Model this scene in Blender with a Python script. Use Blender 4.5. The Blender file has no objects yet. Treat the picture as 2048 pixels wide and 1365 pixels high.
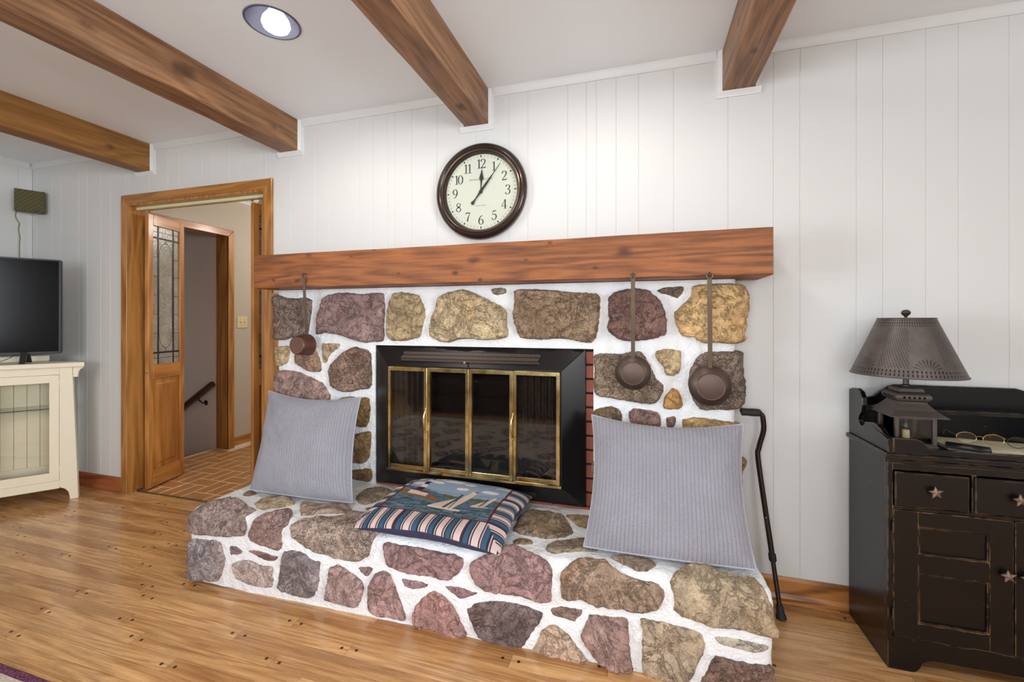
import bpy, bmesh, math, random
from mathutils import Vector, Matrix, noise, Euler

random.seed(7)
SC = bpy.context.scene
COL = SC.collection
PI = math.pi

# ------------------------------------------------------------------ camera, world, big lights, exposure
FPX, YAW, V0, CZ, CD = 858.0, math.radians(16.6), 642.0, 1.22, 2.138
cam_d = bpy.data.cameras.new('camera')
cam_d.sensor_width = 36.0
cam_d.lens = FPX / 2048 * 36.0
cam_d.shift_y = -(682.5 - V0) / 2048
cam_d.clip_start = 0.02
cam = bpy.data.objects.new('camera', cam_d)
cam.location = (0, -CD, CZ)
cam.rotation_euler = (PI / 2, 0, YAW)
COL.objects.link(cam)
SC.camera = cam

w = bpy.data.worlds.new('daylight'); SC.world = w
w.use_nodes = True
bgn = w.node_tree.nodes.get('Background')
bgn.inputs[0].default_value = (0.62, 0.76, 1.0, 1)
bgn.inputs[1].default_value = 1.2

SC.view_settings.view_transform = 'Standard'
SC.view_settings.look = 'None'
SC.view_settings.gamma = 1
SC.view_settings.use_curve_mapping = False
SC.view_settings.exposure = -0.03
SC.cycles.use_adaptive_sampling = True
SC.cycles.adaptive_threshold = .08
SC.cycles.max_bounces = 6
SC.cycles.diffuse_bounces = 4
SC.cycles.glossy_bounces = 4
SC.cycles.transmission_bounces = 6
SC.cycles.transparent_max_bounces = 10
SC.cycles.sample_clamp_indirect = 6
SC.cycles.caustics_reflective = False
SC.cycles.caustics_refractive = False


def area(name, loc, rot, sx, sy, power, color):
    d = bpy.data.lights.new(name, 'AREA')
    d.shape = 'RECTANGLE'; d.size = sx; d.size_y = sy; d.energy = power; d.color = color
    o = bpy.data.objects.new(name, d); o.location = loc; o.rotation_euler = rot
    COL.objects.link(o)
    return o


ROOM_XL, ROOM_XR, ROOM_YF, CEIL = -4.54, 2.9, -5.0, 2.44
WIN = [(-1.0, 1.9, 1.5, 1.5), (1.45, 1.3, 1.5, 1.5)]       # front-wall windows: x, width, z, height
for i, (wx, ww, wz, wh) in enumerate(WIN):
    area('window_daylight', (wx, ROOM_YF - 0.03, wz), (PI / 2, 0, 0), ww - .1, wh - .1, (84, 40)[i], (0.86, 0.92, 1.0))
SIDEWIN = [(ROOM_XL, -3.3, 2.0, 1.25, 1.7), (ROOM_XR, -3.0, 2.2, 1.35, 1.6)]     # side-wall windows, the right one unseen and added for light: wall x, y, width, z, height
area('window_daylight', (ROOM_XL - .05, -3.3, 1.25), (0, -PI / 2, 0), 1.6, 1.9, 175, (0.9, 0.95, 1.0))
area('window_daylight', (ROOM_XR + .05, -3.0, 1.35), (0, PI / 2, 0), 1.5, 2.1, 225, (0.9, 0.95, 1.0))  # right window is made up, brightens the ceiling and left wall
CANS = [(-1.44, -0.735), (-0.2, -0.735), (-2.68, -2.7), (-0.2, -2.7), (1.04, -2.7)]  # last three are unseen, added behind the camera to light the hearth front
CAN_W = [17.5, 17.5, 19, 19, 19]

# ------------------------------------------------------------------ pixel -> place
_fw = Vector((-math.sin(YAW), math.cos(YAW), 0)); _rt = Vector((math.cos(YAW), math.sin(YAW), 0))
_C = Vector((0, -CD, CZ))


def ray(u, v): return _fw + _rt * ((u - 1024) / FPX) + Vector((0, 0, (V0 - v) / FPX))


def hit(u, v, ax, val):
    d = ray(u, v); t = (val - _C[ax]) / d[ax]
    return _C + d * t


def onY(u, v, y): return hit(u, v, 1, y)
def onX(u, v, x): return hit(u, v, 0, x)
def onZ(u, v, z): return hit(u, v, 2, z)


# ------------------------------------------------------------------ materials
def lin(c):
    return tuple((x / 255 / 12.92) if x / 255 <= 0.04045 else ((x / 255 + 0.055) / 1.055) ** 2.4 for x in c[:3]) + (1.0,)


class NT:
    def __init__(self, name):
        self.m = bpy.data.materials.new(name); self.m.use_nodes = True
        self.t = self.m.node_tree
        self.p = self.t.nodes['Principled BSDF']; self.out = self.t.nodes['Material Output']

    def n(self, typ, ins=None, **kw):
        x = self.t.nodes.new(typ)
        for k, v in kw.items(): setattr(x, k, v)
        for k, v in (ins or {}).items(): self.set(x, k, v)
        return x

    def set(self, node, key, v):
        s = node.inputs[key]
        if isinstance(v, bpy.types.NodeSocket): self.t.links.new(v, s)
        else: s.default_value = v

    def math(self, op, a, b=0.0, c=None):
        x = self.n('ShaderNodeMath', {0: a, 1: b}, operation=op)
        if c is not None: self.set(x, 2, c)
        return x.outputs[0]

    def vmath(self, op, a, b=(0, 0, 0)):
        x = self.n('ShaderNodeVectorMath', {0: a, 1: b}, operation=op)
        return x.outputs['Value'] if op in ('LENGTH', 'DISTANCE', 'DOT_PRODUCT') else x.outputs[0]

    def mix(self, f, a, b, mode='MIX'):
        x = self.n('ShaderNodeMix', data_type='RGBA', blend_type=mode)
        self.set(x, 0, f); self.set(x, 6, a); self.set(x, 7, b)
        return x.outputs[2]

    def ramp(self, f, stops):
        x = self.n('ShaderNodeValToRGB', {0: f})
        e = x.color_ramp.elements
        while len(e) < len(stops): e.new(0.5)
        for i, (p, c) in enumerate(stops): e[i].position = p; e[i].color = c if len(c) == 4 else tuple(c) + (1,)
        return x.outputs[0]

    def noise(self, vec, scale, detail=4, rough=.5, dist=0.0):
        return self.n('ShaderNodeTexNoise', {'Vector': vec, 'Scale': scale, 'Detail': detail, 'Roughness': rough, 'Distortion': dist}).outputs[0]

    def obj(self, rnd=0.0):
        o = self.n('ShaderNodeTexCoord').outputs['Object']
        if rnd:
            r = self.n('ShaderNodeObjectInfo').outputs['Random']
            o = self.vmath('ADD', o, self.vmath('SCALE', (rnd, rnd * .7, rnd * 1.3)) if False else self.n('ShaderNodeCombineXYZ', {0: self.math('MULTIPLY', r, rnd), 1: self.math('MULTIPLY', r, rnd * 1.7), 2: self.math('MULTIPLY', r, rnd * .6)}).outputs[0])
        return o

    def scale(self, vec, s): return self.n('ShaderNodeMapping', {0: vec, 3: s}).outputs[0]

    def bump(self, h, strength=.3, dist=.01):
        b = self.n('ShaderNodeBump', {'Height': h, 'Strength': strength, 'Distance': dist})
        self.set(self.p, 'Normal', b.outputs[0]); return b

    def base(self, col, rough=.5, metal=0, spec=.5, coat=0, coat_r=.1):
        self.set(self.p, 'Base Color', col); self.set(self.p, 'Roughness', rough); self.set(self.p, 'Metallic', metal)
        self.set(self.p, 'Specular IOR Level', spec); self.set(self.p, 'Coat Weight', coat); self.set(self.p, 'Coat Roughness', coat_r)
        return self.m


def plain(name, c, rough=.5, metal=0, spec=.5, coat=0, bump=0, bscale=60, var=0.0):
    k = NT(name); col = lin(c)
    if bump or var:
        nz = k.noise(k.obj(3), bscale, 5)
        if bump: k.bump(nz, bump, .004)
        if var:
            n2 = k.noise(k.obj(5), bscale * .25, 4)
            col = k.mix(n2, tuple(x * (1 - var) for x in col[:3]) + (1,), tuple(min(1, x * (1 + var)) for x in col[:3]) + (1,))
    return k.base(col, rough, metal, spec, coat)


def wood(name, dark, light, axis=0, fine=1.0, rough=.42, knots=(), coat=0.0, rnd=9.0, tone=.25, saw=0.0, spec=.4, bump=.15, rings=.35):
    """grain runs along one object axis; knots = [(x, y, z, radius)] in object space"""
    k = NT(name)
    v0 = k.obj(rnd)
    s = [16.0 * fine] * 3; s[axis] = 1.1 * fine
    v = k.scale(v0, tuple(s))
    s2 = [5.0 * fine] * 3; s2[axis] = .55 * fine
    low = k.noise(k.scale(v0, tuple(s2)), 1.0, 2, .5, .3)
    ring = k.math('MULTIPLY_ADD', k.math('SINE', k.math('MULTIPLY', low, 55.0)), .5, .5)
    grain = k.noise(v, 3.0, 8, .62, .2)
    kd = None
    if knots:
        raw = k.n('ShaderNodeTexCoord').outputs['Object']
        wob = k.noise(raw, 22, 3)
        for (x, y, z, r) in knots:
            d = k.vmath('SUBTRACT', raw, (x, y, z))
            sq = [1.0] * 3; sq[axis] = .62
            L = k.math('ADD', k.vmath('LENGTH', k.vmath('MULTIPLY', d, tuple(sq))), k.math('MULTIPLY_ADD', wob, r * .9, -r * .45))
            f = k.n('ShaderNodeMapRange', {0: L, 1: 0.0, 2: r, 3: 1.0, 4: 0.0}, interpolation_type='SMOOTHSTEP').outputs[0]
            kd = f if kd is None else k.math('MAXIMUM', kd, f)
    fac = k.math('ADD', k.math('MULTIPLY', ring, rings), k.math('MULTIPLY', grain, 1.0 - rings * .6))
    col = k.ramp(fac, [(.25, lin(dark)), (.75, lin(light))])
    big = k.noise(k.scale(v0, tuple((1.2 if i == axis else 3.0) for i in range(3))), 1.0, 3)
    col = k.mix(k.math('MULTIPLY', big, tone), col, k.mix(.5, col, lin(dark)))
    r = k.n('ShaderNodeObjectInfo').outputs['Random']
    col = k.mix(k.math('MULTIPLY', r, tone), col, k.mix(1.0, col, (.78, .72, .66, 1), 'MULTIPLY'))
    if kd is not None:
        col = k.mix(k.math('MULTIPLY', kd, .8), col, tuple(x * .25 for x in lin(dark)[:3]) + (1,))
    h = grain
    if saw:
        sawn = k.n('ShaderNodeTexWave', {'Vector': k.n('ShaderNodeTexCoord').outputs['Object'], 'Scale': 55.0, 'Distortion': 1.2, 'Detail': 2.0}, wave_type='BANDS', bands_direction='XYZ'[axis]).outputs[1]
        h = k.math('ADD', grain, k.math('MULTIPLY', sawn, saw))
        col = k.mix(k.math('MULTIPLY', sawn, .14 * saw), col, lin(dark))
    k.bump(h, bump, .004)
    return k.base(col, rough, 0, spec, coat, .12)


M = {}
k = NT('wall_paint'); k.bump(k.noise(k.obj(), 90, 3), .04, .002); M['wall'] = k.base(lin((219, 218, 215)), .55, spec=.25)
k = NT('ceiling_paint'); k.bump(k.noise(k.obj(), 220, 3), .06, .002); M['ceil'] = k.base(lin((241, 247, 252)), .75, spec=.2)
M['trimw'] = plain('white_trim', (224, 224, 222), .4)
M['hallw'] = plain('hall_paint', (194, 185, 171), .6, bump=.05, bscale=150)
M['hallc'] = plain('hall_ceiling', (214, 210, 202), .7)
M['stairw'] = plain('stairwell_paint', (232, 220, 212), .6)
BK = [(-3.3, 0, 0, .001)]
M['beam'] = wood('beam_wood', (88, 58, 36), (162, 118, 82), 1, 1.2, .45, knots=[(-2.0, -.7, 2.36, .05), (-2.0, -1.05, 2.33, .03), (-2.0, -.2, 2.32, .03), (-2.0, -1.3, 2.4, .03), (-.83, -.22, 2.255, .035), (.36, -.35, 2.35, .02), (.42, -.3, 2.255, .02), (-.77, -.12, 2.3, .04)], tone=.35, bump=.25, rings=.18)
M['beam_ochre'] = wood('beam_wood_ochre', (108, 70, 28), (160, 112, 56), 1, 1.2, .5, knots=[(-3.24, -.25, 2.33, .025)], tone=.3, bump=.25, rings=.18)
M['mantel'] = wood('mantel_wood', (84, 43, 18), (166, 100, 50), 0, 1.5, .5, coat=.0, saw=.7, tone=.3, bump=.2, rnd=0, rings=.22,
                   knots=[(onY(u, v, -.25).x, -.25, onY(u, v, -.25).z, r) for (u, v, r) in ((1247, 503, .032), (950, 521, .03), (1190, 536, .016), (618, 511, .02), (547, 561, .013), (594, 562, .015), (910, 546, .015), (797, 547, .01), (1100, 486, .012), (1052, 520, .012), (748, 500, .009), (702, 513, .008), (960, 560, .011))])
M['oak'] = wood('oak_trim', (138, 88, 36), (190, 133, 70), 2, 1.1, .35, coat=.2, tone=.2)
M['oakx'] = wood('oak_trim_head', (138, 88, 36), (190, 133, 70), 0, 1.1, .35, coat=.2, tone=.2)
M['oaky'] = wood('oak_trim_hall', (150, 94, 44), (200, 140, 84), 1, 1.1, .35, coat=.2, tone=.2)
M['door'] = wood('door_wood', (146, 90, 36), (194, 133, 68), 2, .9, .38, coat=.15, tone=.25)
M['doorx'] = wood('door_wood_rail', (146, 90, 36), (194, 133, 68), 0, .9, .38, coat=.15, tone=.25)
M['base_red'] = wood('baseboard_red_oak', (118, 60, 30), (176, 104, 64), 0, 1.2, .32, coat=.3, tone=.3, rnd=3)
M['base'] = wood('baseboard_oak', (112, 66, 26), (186, 124, 64), 0, 1.0, .3, coat=.3, tone=.3, rnd=3, rings=.6)
M['stair'] = wood('stair_wood', (150, 92, 46), (206, 146, 88), 1, 1.0, .35, coat=.2)
M['rail'] = wood('handrail_wood', (58, 34, 24), (96, 58, 40), 0, 1.0, .35, coat=.3)


def plankmat():
    k = NT('floor_oak')
    v0 = k.obj(23.0)
    low = k.noise(k.scale(v0, (.7, 9, 9)), 1.0, 2, .5, .5)
    ring = k.math('MULTIPLY_ADD', k.math('SINE', k.math('MULTIPLY', low, 60.0)), .5, .5)
    grain = k.noise(k.scale(v0, (2.2, 60, 60)), 2.5, 7, .65)
    fac = k.math('ADD', k.math('MULTIPLY', ring, .16), k.math('MULTIPLY_ADD', grain, .7, .12))
    col = k.ramp(fac, [(.3, lin((154, 102, 56))), (.72, lin((226, 178, 122)))])
    r = k.n('ShaderNodeObjectInfo').outputs['Random']
    tone = k.ramp(r, [(0, (.66, .55, .45)), (.22, (.88, .83, .77)), (.6, (1, 1, 1)), (1, (1.04, 1.0, .95))])
    col = k.mix(1.0, col, tone, 'MULTIPLY')
    stain = k.noise(k.scale(v0, (3, 8, 8)), 1.4, 4, .6)
    st = k.ramp(stain, [(.56, (0, 0, 0)), (.72, (1, 1, 1))])
    col = k.mix(k.math('MULTIPLY', st, .28), col, lin((120, 88, 60)))
    k.bump(grain, .06, .002)
    rg = k.math('MULTIPLY_ADD', stain, .22, .16)
    k.base(col, .3, 0, .45, .35, .12)
    k.set(k.p, 'Roughness', rg)
    return k.m


M['plank'] = plankmat()
M['peg'] = plain('walnut_peg', (58, 34, 22), .4)
M['gap'] = plain('dark_subfloor', (70, 44, 22), .8)


def stonemat():
    k = NT('field_stone')
    oi = k.n('ShaderNodeObjectInfo')
    v = k.obj(31.0)
    base = k.mix(1.0, oi.outputs['Color'], (1.36, 1.34, 1.32, 1), 'MULTIPLY'); sp = oi.outputs['Alpha']
    n1 = k.noise(v, 7, 5, .6, .4); n2 = k.noise(v, 30, 6, .65); n3 = k.noise(v, 150, 3, .7)
    dark = k.mix(1.0, base, (.58, .55, .52, 1), 'MULTIPLY')
    lite = k.mix(1.0, base, (1.45, 1.42, 1.38, 1), 'MULTIPLY')
    col = k.mix(k.ramp(n1, [(.33, (0, 0, 0)), (.66, (1, 1, 1))]), k.mix(.35, base, dark), lite)
    col = k.mix(k.math('MULTIPLY', k.ramp(n2, [(.40, (1, 1, 1)), (.56, (0, 0, 0))]), .5), col, k.mix(.3, dark, (.03, .024, .02, 1)))
    vein = k.ramp(k.math('ABSOLUTE', k.math('SUBTRACT', k.noise(v, 9, 6, .7, 1.2), .5)), [(.0, (1, 1, 1)), (.028, (0, 0, 0))])
    col = k.mix(k.math('MULTIPLY', vein, .32), col, k.mix(.5, dark, (.02, .016, .014, 1)))
    s1 = k.ramp(n3, [(.42, (1, 1, 1)), (.5, (0, 0, 0))])
    sp = k.math('MULTIPLY_ADD', sp, .75, .25)
    col = k.mix(k.math('MULTIPLY', s1, k.math('MULTIPLY', sp, .8)), col, k.mix(1.0, dark, (.45, .42, .40, 1), 'MULTIPLY'))
    s2 = k.ramp(k.noise(k.vmath('ADD', v, (9, 4, 2)), 120, 2, .6), [(.60, (0, 0, 0)), (.70, (1, 1, 1))])
    col = k.mix(k.math('MULTIPLY', s2, k.math('MULTIPLY', sp, .7)), col, k.mix(.35, lite, (.8, .76, .7, 1)))
    rust = k.ramp(k.noise(k.vmath('ADD', v, (3, 7, 1)), 5, 3), [(.58, (0, 0, 0)), (.72, (1, 1, 1))])
    col = k.mix(k.math('MULTIPLY', rust, .3), col, k.mix(1.0, base, (1.15, .85, .55, 1), 'MULTIPLY'))
    h = k.math('ADD', k.math('MULTIPLY', n2, 1.0), k.math('MULTIPLY', n3, .45))
    h = k.math('SUBTRACT', h, k.math('MULTIPLY', vein, .25))
    k.bump(h, 1.0, .018)
    return k.base(col, .8, 0, .2)


M['stone'] = stonemat()
k = NT('white_mortar'); mv = k.obj(); mh = k.math('ADD', k.noise(mv, 26, 6, .6), k.math('MULTIPLY', k.noise(mv, 110, 3), .4))
k.bump(mh, .8, .016); M['mortar'] = k.base(lin((240, 240, 240)), .7, spec=.25)
M['brick'] = plain('red_brick', (150, 82, 64), .8, bump=.3, bscale=80, var=.25)
M['joint'] = plain('sooty_joint', (46, 42, 38), .9)
M['black'] = plain('black_enamel', (17, 14, 14), .33, spec=.32)
M['blackin'] = plain('sooty_black', (12, 11, 11), .9, spec=.1)
M['grille'] = plain('grille_metal', (120, 108, 100), .4, .7)
k = NT('brass'); bz = k.noise(k.obj(4), 18, 4); k.base(k.ramp(bz, [(.3, lin((184, 146, 80))), (.7, lin((244, 220, 160)))]), .2, 1.0); M['brass'] = k.m
M['iron'] = plain('pan_iron', (92, 76, 68), .45, .75, bump=.1, bscale=40, var=.2)
M['irond'] = plain('pan_handle_iron', (112, 98, 82), .42, .7, bump=.1, bscale=50, var=.25)
M['copper'] = plain('pan_copper_tin', (104, 72, 58), .45, .7, bump=.1, bscale=40, var=.3)
M['rubber'] = plain('black_rubber', (26, 25, 26), .7)
M['cane'] = plain('cane_bronze', (38, 26, 24), .22, .5, coat=.4)
M['steel'] = plain('steel', (190, 188, 186), .25, 1.0)


def glassmat(name, tint, refl, rough=.02):
    k = NT(name)
    k.t.nodes.remove(k.p)
    tr = k.n('ShaderNodeBsdfTransparent', {0: tint}); gl = k.n('ShaderNodeBsdfGlossy', {0: (1, 1, 1, 1), 'Roughness': rough})
    fr = k.n('ShaderNodeFresnel', {0: 1.5})
    f = k.math('MULTIPLY', fr.outputs[0], refl)
    mx = k.n('ShaderNodeMixShader'); k.t.links.new(f, mx.inputs[0]); k.t.links.new(tr.outputs[0], mx.inputs[1]); k.t.links.new(gl.outputs[0], mx.inputs[2])
    k.t.links.new(mx.outputs[0], k.out.inputs[0])
    return k.m


M['glass'] = glassmat('clear_glass', (.985, .99, .985, 1), 1.0)
M['clockglass'] = glassmat('clock_glass', (1, 1, 1, 1), .35)
M['fireglass'] = glassmat('smoked_fire_glass', (.74, .71, .69, 1), 1.05, .03)


def leadedglass():
    k = NT('leaded_obscure_glass'); v = k.obj(5)
    n1 = k.noise(v, 60, 4); n2 = k.noise(v, 9, 3)
    col = k.ramp(k.math('ADD', k.math('MULTIPLY', n1, .5), k.math('MULTIPLY', n2, .5)), [(.3, lin((150, 142, 128))), (.7, lin((205, 198, 184)))])
    k.bump(n1, .35, .004); k.base(col, .25, 0, .5)
    k.set(k.p, 'Transmission Weight', .35)
    return k.m


M['leaded'] = leadedglass()
M['came'] = plain('lead_came', (52, 44, 42), .5, .4)
M['cream'] = plain('cream_paint', (238, 228, 204), .45, bump=.04, bscale=60)
M['creamd'] = plain('cream_beadboard', (246, 232, 200), .6)
M['track'] = plain('cream_track', (226, 222, 172), .4)
M['plate'] = plain('ivory_plate', (226, 212, 168), .4)
M['tvscreen'] = plain('tv_screen', (12, 10, 10), .16, spec=.16)
M['tvbez'] = plain('tv_bezel', (34, 33, 34), .35, spec=.5)
M['cable'] = plain('black_cable', (34, 32, 28), .5)
M['wire'] = plain('olive_wire', (130, 126, 70), .5)


def rubbed(name, base, wear, rough=.3):
    """painted black furniture, rubbed through to bare wood along the arrises"""
    k = NT(name); v = k.obj(6)
    bv = k.n('ShaderNodeBevel', {0: .0028}, samples=4)
    g = k.n('ShaderNodeNewGeometry')
    dt = k.vmath('DOT_PRODUCT', bv.outputs[0], g.outputs['Normal'])
    e = k.math('SUBTRACT', 1.0, dt)
    nz = k.noise(v, 30, 4)
    f = k.ramp(k.math('MULTIPLY', e, k.math('MULTIPLY_ADD', k.math('GREATER_THAN', nz, .5), 3.0, .35)), [(.16, (0, 0, 0)), (.5, (1, 1, 1))])
    spk = k.ramp(k.noise(v, 70, 2), [(.76, (0, 0, 0)), (.78, (1, 1, 1))])
    f2 = k.math('MAXIMUM', f, k.math('MULTIPLY', spk, .7))
    tone = k.mix(k.noise(v, 6, 3), lin(base), lin(tuple(min(255, b * 1.2) for b in base)))
    col = k.mix(f2, tone, lin(wear))
    return k.base(col, rough, 0, .38, .12, .2)


M['sink'] = rubbed('rubbed_black_paint', (10, 7, 7), (168, 126, 82))
M['star'] = plain('weathered_star_metal', (132, 104, 92), .45, .6, bump=.4, bscale=120, var=.3)
M['tin'] = plain('rusty_tin', (92, 82, 76), .5, .55, bump=.12, bscale=60, var=.2)
M['wax'] = plain('ivory_candle', (214, 190, 140), .5)


def punched():
    k = NT('punched_tin'); uv = k.n('ShaderNodeUVMap').outputs[0]
    sx = k.n('ShaderNodeSeparateXYZ', {0: uv}); U, V = sx.outputs[0], sx.outputs[1]

    def cell(a, n): return k.math('ABSOLUTE', k.math('SUBTRACT', k.math('FRACT', k.math('MULTIPLY', a, n)), .5))

    def band(lo, hi): return k.math('MULTIPLY', k.math('GREATER_THAN', V, lo), k.math('LESS_THAN', V, hi))
    slots = k.math('LESS_THAN', cell(U, 84), .17)
    rim = k.math('MULTIPLY', slots, k.math('ADD', k.math('ADD', band(.03, .07), band(.09, .13)), k.math('ADD', band(.955, .98), k.math('ADD', band(.90, .94), band(.86, .88)))))
    dots = k.math('MULTIPLY', k.math('LESS_THAN', cell(k.math('ADD', U, k.math('MULTIPLY', V, .09)), 110), .2), k.math('LESS_THAN', cell(k.math('SUBTRACT', V, k.math('MULTIPLY', U, 1.1)), 30), .2))
    patch = k.math('LESS_THAN', cell(U, 5), .24)
    dots = k.math('MULTIPLY', dots, k.math('MULTIPLY', patch, band(.16, .84)))
    fx = k.math('MULTIPLY', k.math('SUBTRACT', k.math('FRACT', k.math('ADD', k.math('MULTIPLY', U, 5), .5)), .5), 1.0)
    fy = k.math('MULTIPLY', k.math('SUBTRACT', V, .13), 1.15)
    rr = k.math('SQRT', k.math('ADD', k.math('POWER', fx, 2.0), k.math('POWER', fy, 2.0)))
    an = k.math('ARCTAN2', fy, fx)
    spoke = k.math('LESS_THAN', k.math('ABSOLUTE', k.math('SINE', k.math('MULTIPLY', an, 10.0))), .33)
    fan = k.math('MULTIPLY', spoke, k.math('MULTIPLY', k.math('MULTIPLY', k.math('GREATER_THAN', rr, .07), k.math('LESS_THAN', rr, .21)), k.math('GREATER_THAN', fy, 0.0)))
    hole = k.math('MINIMUM', 1.0, k.math('ADD', k.math('ADD', rim, dots), fan))
    nz = k.noise(k.obj(), 30, 5)
    col = k.mix(hole, k.mix(nz, lin((74, 66, 63)), lin((112, 102, 98))), lin((18, 15, 14)))
    k.bump(k.math('SUBTRACT', 1.0, hole), .5, .002)
    return k.base(col, .42, .5, .5)


M['shade'] = punched()


def quilt():
    k = NT('grey_quilted_cotton'); uv = k.n('ShaderNodeUVMap').outputs[0]
    sx = k.n('ShaderNodeSeparateXYZ', {0: uv}); U, V = sx.outputs[0], sx.outputs[1]
    wob = k.noise(k.scale(uv, (30, 60, 1)), 1.0, 3)
    uu = k.math('ADD', U, k.math('MULTIPLY', k.math('SUBTRACT', wob, .5), .006))
    c = k.math('ABSOLUTE', k.math('SUBTRACT', k.math('FRACT', k.math('MULTIPLY', uu, 40)), .5))
    seam = k.n('ShaderNodeMapRange', {0: c, 1: .36, 2: .5, 3: 0.0, 4: 1.0}, interpolation_type='SMOOTHSTEP').outputs[0]
    crin = k.noise(k.scale(uv, (42, 150, 1)), 1.0, 4, .6)
    big = k.noise(k.scale(uv, (6, 9, 1)), 1.0, 3)
    h = k.math('ADD', k.math('MULTIPLY', k.math('SUBTRACT', 1.0, seam), .5), k.math('ADD', k.math('MULTIPLY', crin, 1.2), k.math('MULTIPLY', big, .8)))
    k.bump(h, .75, .006)
    col = k.mix(k.noise(k.scale(uv, (3, 3, 1)), 1.0, 3), lin((146, 143, 150)), lin((163, 161, 169)))
    col = k.mix(k.math('MULTIPLY', seam, .3), col, lin((88, 86, 98)))
    col = k.mix(k.math('MULTIPLY', k.ramp(crin, [(.32, (1, 1, 1)), (.45, (0, 0, 0))]), .35), col, lin((110, 108, 120)))
    k.base(col, .92, 0, .15); k.set(k.p, 'Sheen Weight', .25)
    return k.m


M['quilt'] = quilt()
M['piping'] = plain('pale_piping', (172, 170, 180), .9, bump=.3, bscale=300)


def vcol(name, rough=.9, weave=0.0):
    k = NT(name); a = k.n('ShaderNodeVertexColor', layer_name='print').outputs[0]
    if weave:
        nz = k.noise(k.obj(), 900, 2); k.bump(nz, .3, .002)
        a = k.mix(k.math('MULTIPLY', nz, weave), a, k.mix(.6, a, (0, 0, 0, 1)))
    return k.base(a, rough, 0, .15)


M['print'] = vcol('tapestry_print', .9, .35)
M['navy'] = plain('navy_twill', (52, 54, 84), .9, bump=.2, bscale=300)
M['tile'] = plain('hall_tile', (182, 130, 78), .4, bump=.08, bscale=40, var=.12, coat=.2)
M['grout'] = plain('tile_grout', (232, 206, 168), .8)
M['thresh'] = plain('threshold_strip', (110, 92, 62), .4, .3)
M['reflector'] = plain('can_reflector', (96, 98, 118), .4, .3)


def emit(name, c, s):
    k = NT(name); k.base(lin(c), .5)
    k.set(k.p, 'Emission Color', lin(c)); k.set(k.p, 'Emission Strength', s)
    return k.m


M['bulb'] = emit('lit_bulb', (255, 250, 244), 3.0)
M['dial'] = plain('clock_dial', (226, 229, 210), .6)
M['ink'] = plain('clock_ink', (44, 42, 40), .6)
M['inklight'] = plain('clock_ink_grey', (128, 126, 116), .6)
M['bronze'] = plain('clock_bronze', (58, 44, 40), .28, .55, coat=.3)
M['bronzel'] = plain('clock_bronze_bead', (92, 76, 60), .28, .7)
M['spk'] = NT('speaker_grille'); k = M['spk']
wv = k.n('ShaderNodeTexWave', {'Vector': k.n('ShaderNodeMapping', {0: k.n('ShaderNodeTexCoord').outputs['Object'], 3: (-1, 1, 1)}).outputs[0], 'Scale': 22.0, 'Distortion': .6}, bands_direction='DIAGONAL').outputs[1]
k.bump(wv, .6, .01); M['spk'] = k.base(lin((88, 82, 44)), .35, .3)
M['leather'] = plain('dark_leather', (48, 30, 26), .3, spec=.5, bump=.25, bscale=40)
M['paper'] = plain('cream_paper', (214, 202, 168), .8, var=.08, bscale=30)
M['phone'] = plain('black_case', (22, 22, 26), .3)
M['gold'] = plain('gold_wire', (190, 156, 88), .3, 1.0)

# ------------------------------------------------------------------ mesh helpers
WM = {}


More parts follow.
